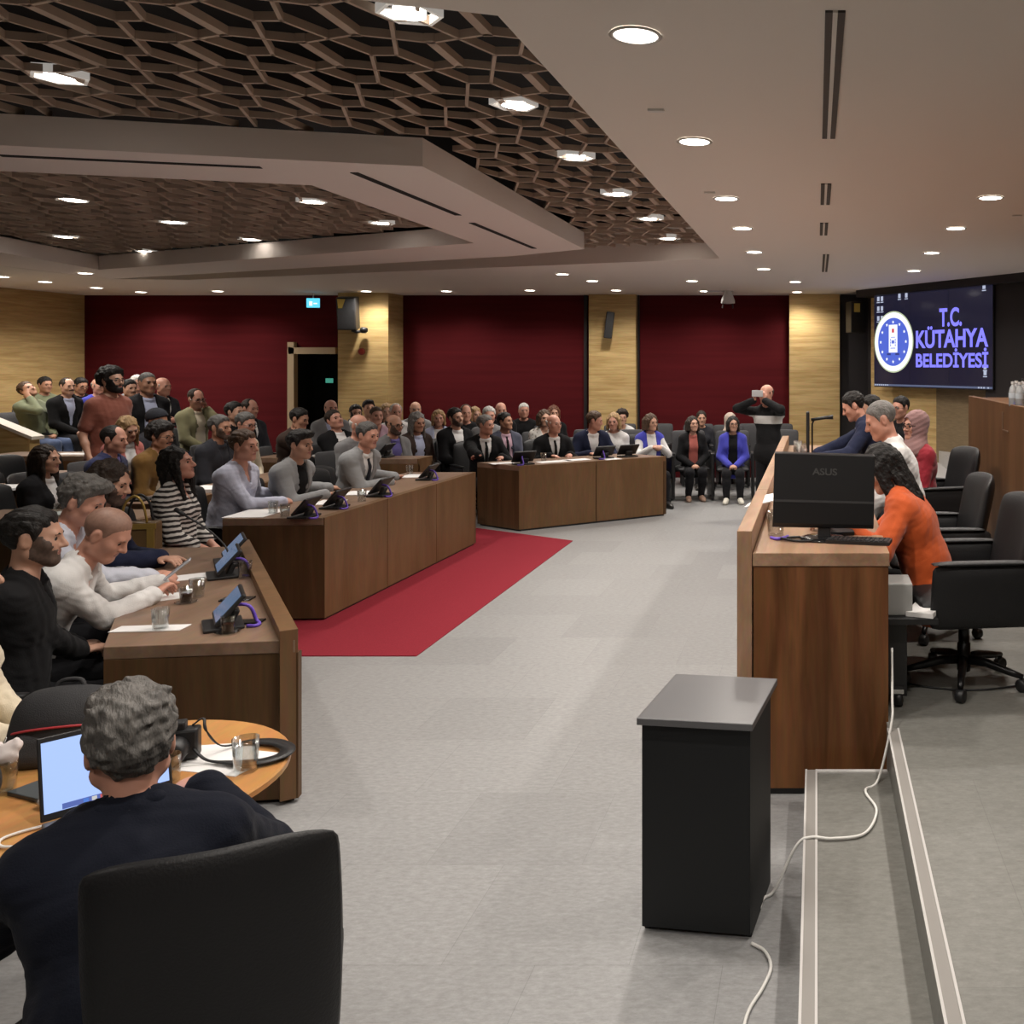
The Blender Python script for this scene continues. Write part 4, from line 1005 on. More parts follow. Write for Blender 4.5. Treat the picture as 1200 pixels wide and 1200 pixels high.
# ---- nearest council desk
r_black = seated(None, 'person in black shirt with dark beard, hands in lap, at near desk end', 40, 630, 3.95, 30, lean=4, head=(-4, 4, 0), top='shirt', c1=K_BLK, hair='short', hc='black', beard='stubble', skin=0, arms=(('at', (H(100, 768, .60), H(116, 764, .60), (0, 0, 1), .7)), ('at', (H(92, 758, .60), H(108, 750, .60), (0, 0, 1), .7))))
r_bald = seated(None, 'person with shaved head in white shirt leaning over a phone at desk', 125, 626, 4.5, 22, lean=30, head=(-8, 34, 0), top='shirt', c1=K_WHT, hair='buzz', hc='shaved', skin=2, fat=1.06, arms=(('at', (H(180, 697, .76), H(196, 683, .79), (.2, -.5, .8), .7)), ('at', (H(188, 682, .77), H(204, 668, .80), (.2, .5, .8), .7))))
r_grey = seated(None, 'person with thick grey hair in white shirt hidden behind the bald man', 97, 588, 4.95, 20, lean=22, head=(-5, 20, 0), top='shirt', c1=C('white_blue', (.56, .58, .66)), hair='messy', hc='iron', skin=2, arms=(('at', (H(178, 676, .76), H(200, 664, .77), (0, 0, 1), .5)), 'desk'))
r_long = seated(None, 'person with long dark hair and beard in navy suit reaching across desk', 129, 566, 5.4, 15, lean=20, head=(-6, 14, 0), top='suit', c1=K_NAVY, hair='wavy', hc='dark', beard='stubble', skin=0, arms=(('at', (H(186, 655, .76), H(226, 652, .74), (0, 0, 1), .25)), 'desk'))
w_strip = seated('chair', 'person in black and white striped blouse with dark hair, hands folded', 208, 543, 6.5, 12, sex='f', lean=0, head=(0, -8, 0), top='shirt', c1=K_STRIPE, hair='wavy', hc='black', skin=2, arms=('lap', 'lap'), fat=1.05, sleeve=1.55)
w_dark = seated('chair', 'person with long brown hair in black blazer behind the near desk', 54, 538, 7.7, 8, sex='f', lean=2, head=(0, 2, 0), top='suit', c1=K_BLKJ, hair='long', hc='dark', skin=0, arms=('lap', 'lap'))
# cream coat at the left edge
seated('chair', 'person in cream coat cut off by left edge of photo', -42, 672, 3.3, 25, sex='f', lean=2, top='sweater', c1=K_CREAM, hair='bob', hc='brown', arms=('lap', 'lap'))
# ---- second council desk
seated('chair', 'heavy person in light blue striped shirt, hands clasped on desk', 286, 522, 7.55, 0, lean=8, head=(-2, 4, 0), top='shirt', c1=K_LBLUE, hair='short', hc='brown', skin=2, fat=1.16, arms=(('at', (H(332, 588, .80), H(348, 582, .80), (-.2, .5, .8), .8)), ('at', (H(338, 580, .80), H(352, 574, .80), (-.2, -.5, .8), .8))))
seated('chair', 'young person in grey blazer over black shirt leaning on second desk', 352, 521, 8.1, -6, lean=12, head=(0, 6, 0), top='jacket', c1=K_LGREY, c2=K_BLK, hair='quiff', hc='black', skin=0, arms=(('at', (H(380, 580, .80), H(396, 572, .80), (0, 0, 1), .7)), ('at', (H(384, 572, .80), H(400, 568, .80), (0, 0, 1), .7))))
seated('chair', 'older person in light grey suit jacket and white shirt, hands clasped', 431, 510, 8.9, -12, lean=16, head=(-4, 8, 0), top='suit', c1=K_LGREY, tie=K_CHAR, hair='short', hc='salt', skin=2, fat=1.06, arms=(('at', (H(456, 565, .80), H(466, 558, .80), (0, .3, .8), .8)), ('at', (H(462, 559, .80), H(472, 553, .80), (0, -.3, .8), .8))))
# ---- third council desk
seated('chair', 'person with short grey hair in black suit and black tie, left end of third desk', 569, 498, 11.75, -52, lean=4, head=(38, 2, 0), top='suit', c1=K_BLK, tie=K_BLT, hair='short', hc='grey', skin=2, arms=(('at', (H(566, 540, .79), H(558, 540, .78), (0, 0, 1), .6)), 'desk'))
seated('chair', 'person in blue-grey suit with pink shirt and dark tie', 592, 494, 12.7, -50, lean=-2, head=(34, -4, 0), top='jacket', c1=K_BLUEGREY, c2=K_PINKT, tie=K_BLT, hair='short', hc='black', skin=1)
seated('chair', 'bald white-haired person in black suit at the third desk', 649, 497, 12.05, -54, lean=2, head=(22, 0, 0), top='suit', c1=K_BLK, tie=K_BLT, hair='ring', hc='white', skin=2, fat=1.08, arms=('desk', 'desk'))
seated('chair', 'person in dark suit turning to the blond neighbour at third desk', 697, 493, 12.35, -58, lean=8, head=(62, 10, 0), top='suit', c1=K_NAVY, hair='short', hc='brown', skin=2, arms=('desk', 'desk'))
seated('chair', 'blond person in white jacket beside the turned man', 719, 494, 12.75, -80, sex='f', lean=2, head=(-10, 4, 0), top='sweater', c1=K_WHT, hair='bob', hc='blond', skin=2)
seated('chair', 'person in white blouse and blue vest at the right end of third desk', 763, 495, 12.85, -62, sex='f', lean=4, head=(20, 4, 0), top='vest', c1=K_BLUE, c2=K_WHT, hair='bob', hc='brown', skin=0, arms=('clasp', 'clasp'))
# ---- front audience row
seated('seat', 'person in black jacket and salmon top seated with hands on knees', 812, 497, 13.35, -72, sex='f', s=.90, lean=6, head=(14, -4, 0), top='jacket', c1=K_BLK, c2=K_SALMON, hair='bob', hc='dark', skin=0, arms=('lap', 'lap'), legs='tuck', shoe=mat('nude_shoe', (.42, .27, .2), .5))
seated('seat', 'person in bright blue cardigan and black trousers wearing glasses', 859, 497, 13.3, -84, sex='f', s=.90, lean=4, head=(10, 0, 0), top='cardigan', c1=K_BLUE, c2=K_BLK, hair='bob', hc='black', glasses=True, skin=0, arms=('lap', 'lap'), shoe=SNEAK)
# ---- standing photographer
r_phone = P('balding person standing in black and white sweater, taking a phone picture', 898, 462, 11.45, -118, stand=True, lean=1, head=(-8, 4, 0), top='sweater', c1=K_BAND, hair='ring', hc='brown', skin=2, arms=('phone', 'phone'), fat=1.05)
# ---- presiding desk
w_or = seated(None, 'person in bright orange jacket with long dark hair leaning over the presiding desk', 1033, 548, 4.95, 166, tier=PLAT, sex='f', s=1.0, lean=20, head=(10, 32, 0), top='suit', c1=K_ORANGE, c2=K_WHT, hair='long', hc='black', skin=0, fat=1.04, arms=(('at', ((.20, 5.0, 1.13), (.14, 5.02, 1.28), (-1, 0, .2), .9)), ('at', ((.12, 4.72, 1.12), (.02, 4.74, 1.12), (0, 0, 1), .4))))
seated(None, 'person with cropped grey hair in white shirt beside the woman in orange', 1032, 492, 6.05, 178, tier=PLAT, lean=12, head=(6, 22, 0), top='shirt', c1=K_WHT, hair='buzz', hc='grey', skin=2, fat=1.05, arms=(('at', ((.22, 6.1, 1.12), (.10, 6.12, 1.12))), 'desk'))
seated('pchair', 'person in dusty pink headscarf and red coat behind the presiding desk', 1073, 499, 7.35, 196, tier=PLAT, sex='f', s=.95, lean=2, head=(12, 0, 0), top='sweater', c1=K_RED, scarf=K_SCARF, hair=None, glasses=True, skin=2, arms=('lap', 'lap'))
seated(None, 'person in navy suit writing at the far end of presiding desk', 1000, 476, 8.3, 172, tier=PLAT, lean=22, head=(6, 26, 0), top='suit', c1=K_NAVY, c2=K_SKY, hair='short', hc='black', skin=2, arms=(('at', ((-.02, 8.25, 1.12), (-.12, 8.2, 1.11))), ('at', ((.02, 8.0, 1.12), (-.1, 7.98, 1.11)))))
seated(None, 'dark-haired person in glasses and black top seated under the screen', 1055, 478, 10.2, 215, tier=PLAT, lean=2, head=(8, 4, 0), top='sweater', c1=K_BLK, hair='short', hc='black', glasses=True, skin=2)
seated(None, 'dark-haired person mostly hidden behind the man in navy suit', 1020, 478, 9.4, 190, tier=PLAT, lean=8, head=(0, 12, 0), top='sweater', c1=K_BLK, hair='short', hc='black')
# ---- second rows at left
seated('seat', 'balding person in navy suit behind the long-haired man', 134, 515, 8.35, 10, lean=8, head=(-4, 6, 0), top='jacket', c1=K_TEAL, c2=K_VIOLET, hair='recede', hc='black', skin=2)
seated('seat', 'blond person with salmon scarf looking down at left', 150, 502, 9.3, -10, sex='f', lean=10, head=(-14, 24, 8), top='jacket', c1=K_SALMON, c2=K_WHT, hair='wavy', hc='blond', skin=0)
seated('seat', 'person with curly dark hair, glasses and mustard jacket', 189, 511, 8.75, 4, lean=10, head=(-6, 8, 0), top='jacket', c1=K_MUST, c2=K_CREAM, hair='curly', hc='black', beard='moustache', glasses=True, skin=1)
seated('seat', 'person in dark grey beanie sitting behind the mustard jacket', 184, 493, 9.9, 0, lean=6, head=(0, 20, 0), top='sweater', c1=K_CHAR, hair='beanie', hc='dark', skin=3)
seated('chair', 'person in dark blue-grey suit with short dark hair, second row', 258, 501, 9.4, -2, lean=6, head=(-2, 2, 0), top='suit', c1=K_CHAR, c2=K_CHAR, hair='short', hc='salt', skin=1, beard='stubble')
seated('chair', 'person in white shirt and glasses behind the heavy man', 288, 497, 10.0, -6, lean=8, head=(-6, 10, 0), top='shirt', c1=K_CREAM, hair='short', hc='salt', glasses=True, skin=2)
seated('seat', 'dark-haired person in black, half hidden left of the bald man in suit', 275, 483, 11.3, -5, lean=4, head=(0, 0, 0), top='sweater', c1=K_BLK, hair='short', hc='black', skin=0)
seated('seat', 'balding person in dark suit with tie near the burgundy wall', 293, 479, 11.8, -20, tier=.12, lean=0, head=(6, 4, 0), top='suit', c1=K_CHAR, tie=K_BLT, hair='recede', hc='dark', skin=2)
seated('seat', 'person in dark jacket with chin on hand left of the doorway', 351, 491, 10.9, 0, lean=10, head=(-4, 14, 0), top='jacket', c1=K_BROWN, c2=K_BLK, hair='short', hc='black', skin=1, arms=('chin', 'lap'))
seated('seat', 'reclining person in black suit and white shirt with head tilted back', 392, 492, 11.35, -28, lean=-14, head=(0, -18, 10), top='jacket', c1=K_BLK, hair='short', hc='dark', skin=2)
seated('seat', 'bald person in grey blazer sitting in front of the doorway', 388, 479, 12.8, -50, lean=0, head=(6, -2, 0), top='suit', c1=K_GREY, c2=K_SKY, hair='ring', hc='dark', skin=2)
seated('seat', 'bearded person in white top by the wooden pillar', 417, 484, 13.9, -50, lean=4, head=(0, 2, 0), top='shirt', c1=K_WHT, hair='short', hc='black', beard='full', skin=0)
seated('seat', 'young dark-haired person right in front of the wooden pillar', 432, 478, 14.85, -55, tier=.1, lean=2, head=(4, 0, 0), top='shirt', c1=K_GREY, hair='quiff', hc='black', skin=0)
seated('seat', 'bald ruddy person in pink shirt with chin on hand', 441, 487, 12.6, -45, lean=6, head=(0, 4, 0), top='shirt', c1=K_PINKT, hair='buzz', hc='brown', skin=2, arms=('chin', 'lap'))
seated('seat', 'blond person behind the ruddy bald man', 453, 482, 14.2, -60, sex='f', lean=2, top='sweater', c1=K_BLK, hair='bob', hc='blond', skin=0)
seated('seat', 'white-haired person in white shirt right of wooden pillar', 464, 483, 13.6, -55, lean=0, head=(0, 2, 0), top='shirt', c1=K_WHT, hair='recede', hc='white', skin=2)
seated('seat', 'bald pale person by the left edge of middle burgundy panel', 487, 480, 14.5, -60, lean=0, head=(0, 2, 0), top='sweater', c1=K_GREY, hair='ring', hc='grey', skin=0)
seated('chair', 'bald bearded person in grey suit with blue shirt and glasses', 462, 498, 11.2, -30, lean=4, head=(10, 4, 0), top='jacket', c1=K_GREY, c2=K_VIOLET, hair='ring', hc='dark', beard='stubble', glasses=True, skin=1)
seated('seat', 'pink-headed bald person partly hidden behind light grey jacket', 421, 499, 10.3, -25, lean=4, head=(10, 8, 0), top='sweater', c1=K_GREY, hair='ring', hc='white', skin=2)
seated('chair', 'person with long grey hair and dark coat over blue scarf', 489, 495, 11.9, -30, lean=2, head=(-4, 8, 0), top='jacket', c1=K_BROWN, c2=K_SKY, hair='wavy', hc='grey', skin=1)
seated('seat', 'blond person in pale blue cardigan in the back rows', 514, 490, 13.6, -65, sex='f', lean=2, top='cardigan', c1=K_SKY, c2=K_WHT, hair='bob', hc='blond', skin=2)
seated('chair', 'dark-haired bearded person in black suit and open white shirt', 534, 489, 12.2, -40, lean=0, head=(10, 0, 8), top='suit', c1=K_BLK, hair='short', hc='black', beard='stubble', skin=0)
seated('seat', 'balding person just behind the bearded man in black suit', 546, 484, 13.7, -60, lean=0, top='sweater', c1=K_BLK, hair='recede', hc='brown', skin=2)
seated('seat', 'blond long-haired person in the back row left of the third desk', 557, 486, 14.2, -62, sex='f', lean=2, head=(20, 2, 0), top='sweater', c1=K_BLK, hair='wavy', hc='blond', skin=0)
seated('seat', 'white-haired person peeking between two men in suits', 573, 487, 13.0, -62, lean=2, top='sweater', c1=K_GREY, hair='short', hc='white', skin=2)
seated('seat', 'bald person in black above the pink shirted man', 587, 481, 14.2, -62, lean=0, top='sweater', c1=K_BLK, hair='ring', hc='dark', skin=2)
seated('seat', 'short fair-haired person alone against the burgundy panel', 614, 481, 14.9, -66, lean=0, top='sweater', c1=K_BLK, hair='buzz', hc='white', skin=2)
seated('seat', 'person in floral white blouse behind the bald man in black suit', 638, 490, 13.2, -62, sex='f', lean=2, head=(6, 2, 0), top='shirt', c1=K_FLORAL, hair='bob', hc='brown', skin=0)
seated('seat', 'auburn-haired person in the last row beside the floral blouse', 649, 484, 14.7, -64, sex='f', lean=2, top='sweater', c1=K_BLK, hair='bob', hc='red', skin=0)
seated('seat', 'curly dark-haired person before the middle wooden pillar', 729, 489, 14.7, -72, sex='f', lean=4, head=(0, 6, 0), top='shirt', c1=K_WHT, hair='curly', hc='dark', skin=0)
seated('seat', 'person with dark tied hair behind the salmon top', 822, 490, 14.8, -76, sex='f', lean=4, top='sweater', c1=K_CHAR, hair='bun', hc='dark', skin=0)
seated('seat', 'person in pale beige headscarf behind the blue cardigan', 856, 493, 14.6, -80, sex='f', lean=4, head=(20, 4, 0), top='sweater', c1=K_BLK, scarf=K_BEIGES, hair=None, skin=2)
# ---- standing men and the group at the far left
P('bearded person standing in rust-red t-shirt, far left', 131, 446, 9.8, -8, tier=0, stand=True, lean=0, head=(0, -2, 0), top='tee', c1=K_RUST, hair='curly', hc='black', beard='full', skin=0, fat=1.14, glasses=True, arms=('side', 'side'))
P('person standing in dark jacket and light blue shirt by the burgundy wall', 173, 449, 11.0, -28, tier=.0, stand=True, lean=0, head=(0, 0, 0), top='jacket', c1=K_BLKJ, c2=K_SKY, hair='buzz', hc='salt', skin=3, arms=('side', 'side'), fat=1.05)
seated('seat', 'person in sage green jacket, head tipped back on hand', 32, 457, 13.0, -4, tier=.30, lean=-6, head=(-6, -30, 14), top='sweater', c1=K_GREEN, hair='short', hc='brown', skin=1, legs_c=K_JEANS, arms=('cheek', 'lap'))
seated('seat', 'dark-haired person behind the sage green jacket', 53, 451, 14.4, -20, tier=.30, lean=2, top='sweater', c1=K_GREEN, hair='short', hc='black', skin=1)
seated('seat', 'balding moustached person in black suit, hands clasped, far left', 79, 453, 13.3, -14, tier=.30, lean=2, head=(-4, 2, 0), top='suit', c1=K_BLK, c2=K_SKY, hair='recede', hc='dark', beard='moustache', skin=0)
seated('seat', 'dark-haired person in glasses behind the moustached man', 95, 452, 14.6, -22, tier=.30, lean=4, head=(0, 14, 0), top='sweater', c1=K_BLK, hair='short', hc='black', glasses=True, skin=1)
seated('seat', 'bald bespectacled person in bright blue left of rust t-shirt', 116, 453, 13.7, -18, tier=.30, lean=2, top='vest', c1=K_BLUE, c2=K_WHT, hair='ring', hc='grey', glasses=True, skin=2)
seated('seat', 'moustached person in black between the two standing men', 152, 455, 13.2, -24, tier=.20, lean=2, head=(0, 4, 0), top='suit', c1=K_BLK, hair='short', hc='black', beard='moustache', skin=0)
seated('seat', 'grey-capped person in the last row between the standing men', 161, 449, 14.6, -26, tier=.25, lean=2, top='sweater', c1=K_GREY, hair='short', hc='white', skin=2)
seated('seat', 'white-haired person in dark jacket and jeans, hand on chest', 191, 453, 12.6, -16, tier=.28, lean=0, head=(4, 2, 0), top='suit', c1=K_CHAR, hair='ring', hc='white', skin=2, legs_c=K_JEANS, legs='cross', arms=('lap', 'belly'))
seated('seat', 'person in olive jacket and jeans with hand on cheek', 230, 467, 11.9, -14, tier=.15, lean=0, head=(-10, 12, 6), top='jacket', c1=K_OLIVE, c2=K_CREAM, hair='recede', hc='dark', glasses=True, skin=2, legs_c=K_JEANS, legs='cross', arms=('lap', 'cheek'))
# ---- chairs under those sitting
for kind, lab, (o, org, rz, s, hz, ex) in CHAIRS:
    if kind is None: continue
    who = lab
    if kind == 'seat': chair_for('black audience seat under the ' + ' '.join(who.split()[:10]), org, rz, org.z, 'seat', -.02)
    else: chair_for('black armchair under the ' + ' '.join(who.split()[:11]), org, rz, org.z, 'chair', -.08, 'black armchairs on the platform' if kind == 'pchair' else None)
COL.objects.unlink(ST0)
for ch in list(ST0.children): COL.objects.unlink(ch)
# ------------------------------------------------------------------ foreground round table and what stands on it
TC = Vector((-2.05, 2.71, 0)); TZ = .72
t = thing('round_table', 'round orange-brown wooden table in the lower left corner', 'table', TC)
bm = NB(); lathe(bm, [(.44, .685), (.465, .70), (.465, .715), (.46, .72)], 64); obj('tabletop', bm, CHERRY, t)
bm = NB(); lathe(bm, [(.05, .02), (.05, .685)], 20); obj('pedestal', bm, BLACKM, t, True)
bm = NB(); lathe(bm, [(.27, 0), (.27, .012), (.06, .025)], 40); obj('base', bm, BLACKM, t)
CHF = dup(CH0, (-1.335, 2.15, 0), R(25), 'large black armchair seen from behind at bottom left, occupied by the grey-haired man', 'black chairs round the wooden table')
CHF.scale = (.89, .96, 1.035)
for q in list(CHF.children):
    if q.name.startswith('armrest'):
        for g_ in list(q.children): bpy.data.objects.remove(g_)
        bpy.data.objects.remove(q)
dup(CH0, (-2.30, 1.66, 0), R(-20), 'black armchair cut off at the bottom left corner of the photo', 'black chairs round the wooden table')
# laptop
def laptop_screen_mat():
    m = mat('laptop_display', (.02, .02, .02), .3, emit=(.40, .56, 1.0), estr=1.0); return m
lt = thing('laptop', 'open laptop with bright blue-white screen on the round table', 'laptop', (-1.90, 2.525, TZ), R(48))
bm = NB(); box(bm, (0, -.10, .009), (.29, .20, .016)); obj('keyboard_base', bm, mat('laptop_grey', (.18, .18, .19), .4, .6), lt, bevel=.004)
LM = Matrix.Translation((0, .005, .016)) @ Matrix.Rotation(R(-16), 4, 'X')
bm = NB(); box(bm, (0, .006, .105), (.29, .008, .21), M=LM); lid = obj('lid', bm, BLACK, lt, bevel=.003)
bm = NB(); box(bm, (0, .0012, .107), (.274, .002, .178), M=LM); obj('display', bm, laptop_screen_mat(), lid)
bm = NB(); box(bm, (.03, -.0004, .13), (.12, .001, .10), M=LM); obj('document_page', bm, mat('display_page', (.02, .02, .02), .3, emit=(.62, .76, 1.0), estr=1.0), lid)
for k in range(9):
    bm = NB(); box(bm, (.03 + .01 * (k % 3), -.0012, .17 - k * .011), (.075 - .02 * (k % 3), .0008, .003), M=LM); obj('text_line', bm, mat('display_text', (.02, .02, .02), .3, emit=(.36, .45, .62), estr=1.0), lid)
for k, cc in enumerate([(.1, .3, 1), (.9, .9, .9), (.8, .15, .15), (.15, .6, .9), (.9, .5, .1), (.2, .2, .8), (.7, .7, .75)]):
    bm = NB(); box(bm, (-.05 + .018 * k, -.0006, .0265), (.011, .001, .010), M=LM); obj('dock_icon', bm, mat('icon%d' % k, (.02, .02, .02), .3, emit=cc, estr=.6), lid)
bm = NB(); box(bm, (0, .0004, .0265), (.20, .001, .014), M=LM); obj('dock', bm, mat('dock_blue', (.02, .02, .02), .3, emit=(.10, .16, .5), estr=.8), lid)
pts = spline([(-1.985, 2.44, TZ + .006), (-2.03, 2.40, TZ + .006), (-2.05, 2.36, TZ + .006), (-2.02, 2.325, TZ + .006), (-1.97, 2.32, TZ + .008)], 6)
bm = NB(); tube(bm, pts, .004, 6); tag(obj('charging_cable', bm, mat('cable_white', (.7, .69, .66), .5), smooth=True), 'white charging cable looping beside the laptop on the round table', 'cable')
# backpack
bp = thing('backpack', 'black backpack with red zip piping behind the laptop', 'bag', (-2.30, 2.86, TZ), R(14)); bp.scale = (.80, .80, .80)
BAGM = mat('black_nylon', (.016, .016, .018), .7, bump=.25, bscale=300)
Fd = Field(V3(-.22, -.2, -.02), V3(.22, .25, .32), .008); Fd.put([ell((0, .03, .12), (.175, .12, .135), .05), cone((-.10, .02, .05), (.10, .02, .05), .075, .075, .06), cone((-.09, .05, .18), (.09, .05, .18), .065, .065, .05)])
X, Y, Z = Fd.all(); Fd.F = np.maximum(Fd.F, (.0 - Z).astype(np.float32)); me = Fd.mesh('body'); me.materials.append(BAGM); o = bpy.data.objects.new('body', me); COL.objects.link(o); o.parent = bp
Fd = Field(V3(-.2, -.2, -.02), V3(.2, .1, .2), .007); Fd.put([cone((-.09, -.06, .04), (.09, -.06, .04), .05, .05, .03), cone((-.085, -.05, .09), (.085, -.05, .09), .045, .045, .03)])
X, Y, Z = Fd.all(); Fd.F = np.maximum(Fd.F, (.0 - Z).astype(np.float32)); me = Fd.mesh('front_pocket'); me.materials.append(mat('dark_grey_nylon', (.032, .032, .034), .7, bump=.25, bscale=300)); o = bpy.data.objects.new('front_pocket', me); COL.objects.link(o); o.parent = bp
bm = NB(); tube(bm, spline([(-.13, -.065, .128), (-.06, -.092, .145), (.04, -.092, .15), (.125, -.06, .14)], 6), .0045, 6); obj('zip_piping', bm, mat('red_piping', (.40, .03, .04), .5), bp, True, )['label'] = 'red zip piping'
for x in (-.135, -.10):
    bm = NB(); tube(bm, [(x, -.085, .125), (x - .004, -.094, .105), (x - .002, -.096, .092)], .004, 6); obj('zip_pull', bm, CHROME, bp, True)
bm = NB(); tube(bm, spline([(-.05, .06, .245), (-.03, .07, .275), (.03, .07, .275), (.05, .06, .245)], 5), .009, 6); obj('top_handle', bm, BAGM, bp, True)
for s in (-1, 1):
    bm = NB(); tube(bm, spline([(s * .08, .14, .22), (s * .10, .19, .14), (s * .09, .15, .03)], 6), .014, 6); obj('shoulder_strap', bm, BAGM, bp, True)
b2 = thing('bag', 'dark rounded bag at the left edge of the round table', 'bag', (-2.34, 2.50, TZ), R(30))
Fd = Field(V3(-.2, -.2, -.02), V3(.2, .2, .25), .009); Fd.put([ell((0, 0, .08), (.12, .085, .095), .04), cone((-.06, 0, .05), (.06, 0, .05), .06, .06, .05)]); X, Y, Z = Fd.all(); Fd.F = np.maximum(Fd.F, (-Z).astype(np.float32)); me = Fd.mesh('body'); me.materials.append(BAGM); o = bpy.data.objects.new('body', me); COL.objects.link(o); o.parent = b2
bm = NB(); tube(bm, spline([(-.09, -.06, .14), (0, -.075, .165), (.09, -.05, .14)], 6), .004, 6); obj('zip_piping', bm, MATS['red_piping'], b2, True)
# camera strap, camera, papers, glasses
def sheet(name, x, y, z, w, h, rz, label, group=None, m=PAPER, th=.003):
    bm = NB(); box(bm, (0, 0, th / 2), (w, h, th)); o = obj(name, bm, m); o.location = (x, y, z); o.rotation_euler = (0, 0, rz); return tag(o, label, 'paper', group)
sheet('paper', -1.80, 2.84, TZ, .17, .26, R(78), 'white paper sheet under the camera strap on the round table', 'papers on the round table', th=.002)
sheet('paper', -1.86, 2.88, TZ + .002, .16, .24, R(100), 'white paper sheet topmost at the back of the round table', 'papers on the round table', th=.002)
cm_ = thing('camera', 'black camera standing on the round table beside the grey-haired head', 'camera', (-1.93, 2.84, TZ + .004), R(20))
bm = NB(); box(bm, (0, 0, .05), (.11, .05, .09)); obj('body', bm, BLACK, cm_, bevel=.008)
bm = NB(); lathe(bm, [(.034, .02), (.036, .03), (.036, .085), (.03, .09)], 20, Matrix.Translation((0, 0, .045)) @ Matrix.Rotation(R(90), 4, 'X')); obj('lens', bm, BLACK, cm_, True)
bm = NB(); box(bm, (0, 0, .105), (.04, .04, .025)); obj('viewfinder', bm, BLACK, cm_, bevel=.005)
pts = spline([(-1.90, 2.86, TZ + .10), (-1.875, 2.87, TZ + .115), (-1.86, 2.86, TZ + .08), (-1.84, 2.90, TZ + .02), (-1.79, 2.955, TZ + .010), (-1.71, 2.955, TZ + .010), (-1.64, 2.91, TZ + .010), (-1.625, 2.85, TZ + .010), (-1.67, 2.805, TZ + .010), (-1.75, 2.80, TZ + .010), (-1.83, 2.815, TZ + .012), (-1.88, 2.83, TZ + .04)], 7)
bm = NB()
for i in range(len(pts) - 1):
    pass
n_ = len(pts); wd = [.004 + .017 * max(0, min(1, (i - 24) / 8.0)) * max(0, min(1, (n_ - 10 - i) / 10.0)) for i in range(n_)]
L_, R_ = [], []
for i, p in enumerate(pts):
    d = (pts[min(i + 1, n_ - 1)] - pts[max(i - 1, 0)]); nn = Vector((-d.y, d.x, 0)).normalized() if Vector((d.x, d.y)).length > 1e-5 else Vector((1, 0, 0))
    L_.append(bm.verts.new(p + nn * wd[i])); R_.append(bm.verts.new(p - nn * wd[i]))
for i in range(n_ - 1): bm.faces.new((L_[i], L_[i + 1], R_[i + 1], R_[i]))
o = obj('strap', bm, BLACK, None, True); md = o.modifiers.new('thick', 'SOLIDIFY'); md.thickness = .004; o.parent = cm_; o.matrix_parent_inverse = (Matrix.Translation((-1.93, 2.84, TZ + .004)) @ Matrix.Rotation(R(20), 4, 'Z')).inverted()
TEA = mat('dark_tea', (.05, .008, .003), .1); WATER = mat('water_clear', (.9, .95, .97), .02, trans=1.0)
GL0 = None
def tumbler(x, y, z, label, group, s=1.0, liquid=None):
    global GL0
    if GL0 is None:
        GL0 = thing('drinking_glass', label, 'glass', (x, y, z), 0, group)
        bm = NB(); lathe(bm, [(.027, 0), (.031, .004), (.036, .098), (.0345, .098), (.029, .010), (.001, .009)], 24, cap=False); obj('glass_wall', bm, GLASS, GL0, True); t = GL0
        t.scale = (s, s, s)
    else:
        t = dup(GL0, (x, y, z), 0, label, group); t.scale = (s, s, s)
        for ch in list(t.children):
            if ch.name.startswith('liquid'): bpy.data.objects.remove(ch)
    if liquid:
        bm = NB(); lathe(bm, [(.0285, .011), (.0315, .055)], 20); obj('liquid', bm, liquid, t)
    return t
tumbler(-1.685, 2.77, TZ, 'empty drinking glass on the camera strap side of the round table', 'glasses on the round table')
tumbler(-1.86, 2.70, TZ, 'drinking glass partly behind the grey-haired man', 'glasses on the round table', .8)
tumbler(-2.28, 2.63, TZ, 'drinking glass stuffed with a tissue left of the laptop', 'glasses on the round table', .95)
g = tumbler(-2.135, 2.37, TZ, 'drinking glass with dark contents at the left edge of the photo', 'glasses on the round table', 1.05)
bm = NB(); lathe(bm, [(.029, .012), (.033, .062)], 20); obj('liquid', bm, mat('dark_drink', (.03, .02, .02), .2), g)
Fd = Field(V3(-.06, -.06, -.06), V3(.06, .06, .06), .006); Fd.put([ell((0, 0, 0), (.036, .03, .028), .02), ell((.02, .01, .02), (.02, .015, .02), .02), ell((-.025, 0, .015), (.018, .02, .018), .02)]); X, Y, Z = Fd.all(); Fd.F += noise3(X, Y, Z, 120, .003).astype(np.float32)
me = Fd.mesh('tissue'); me.materials.append(mat('tissue_white', (.66, .60, .58), .9)); o = bpy.data.objects.new('tissue', me); COL.objects.link(o); o.location = (-2.28, 2.63, TZ + .105); tag(o, 'crumpled tissue in the glass left of the laptop', 'tissue')
bm = NB(); box(bm, (0, 0, .006), (.10, .16, .012)); o = obj('notebook', bm, mat('slate_cover', (.05, .06, .065), .5), bevel=.002); o.location = (-2.16, 2.63, TZ); o.rotation_euler = (0, 0, R(70)); tag(o, 'dark slate notebook lying left of the laptop', 'notebook')
Fd = Field(V3(-.06, -.06, -.02), V3(.06, .06, .05), .006); Fd.put([ell((0, 0, .012), (.035, .025, .014), .02), ell((.02, .01, .018), (.015, .015, .014), .02)]); me = Fd.mesh('wrapper'); me.materials.append(mat('clear_wrapper', (.7, .7, .7), .2, trans=.5)); o = bpy.data.objects.new('wrapper', me); COL.objects.link(o); o.location = (-2.08, 2.55, TZ + .003); tag(o, 'crumpled clear wrapper by the laptop corner', 'wrapper')

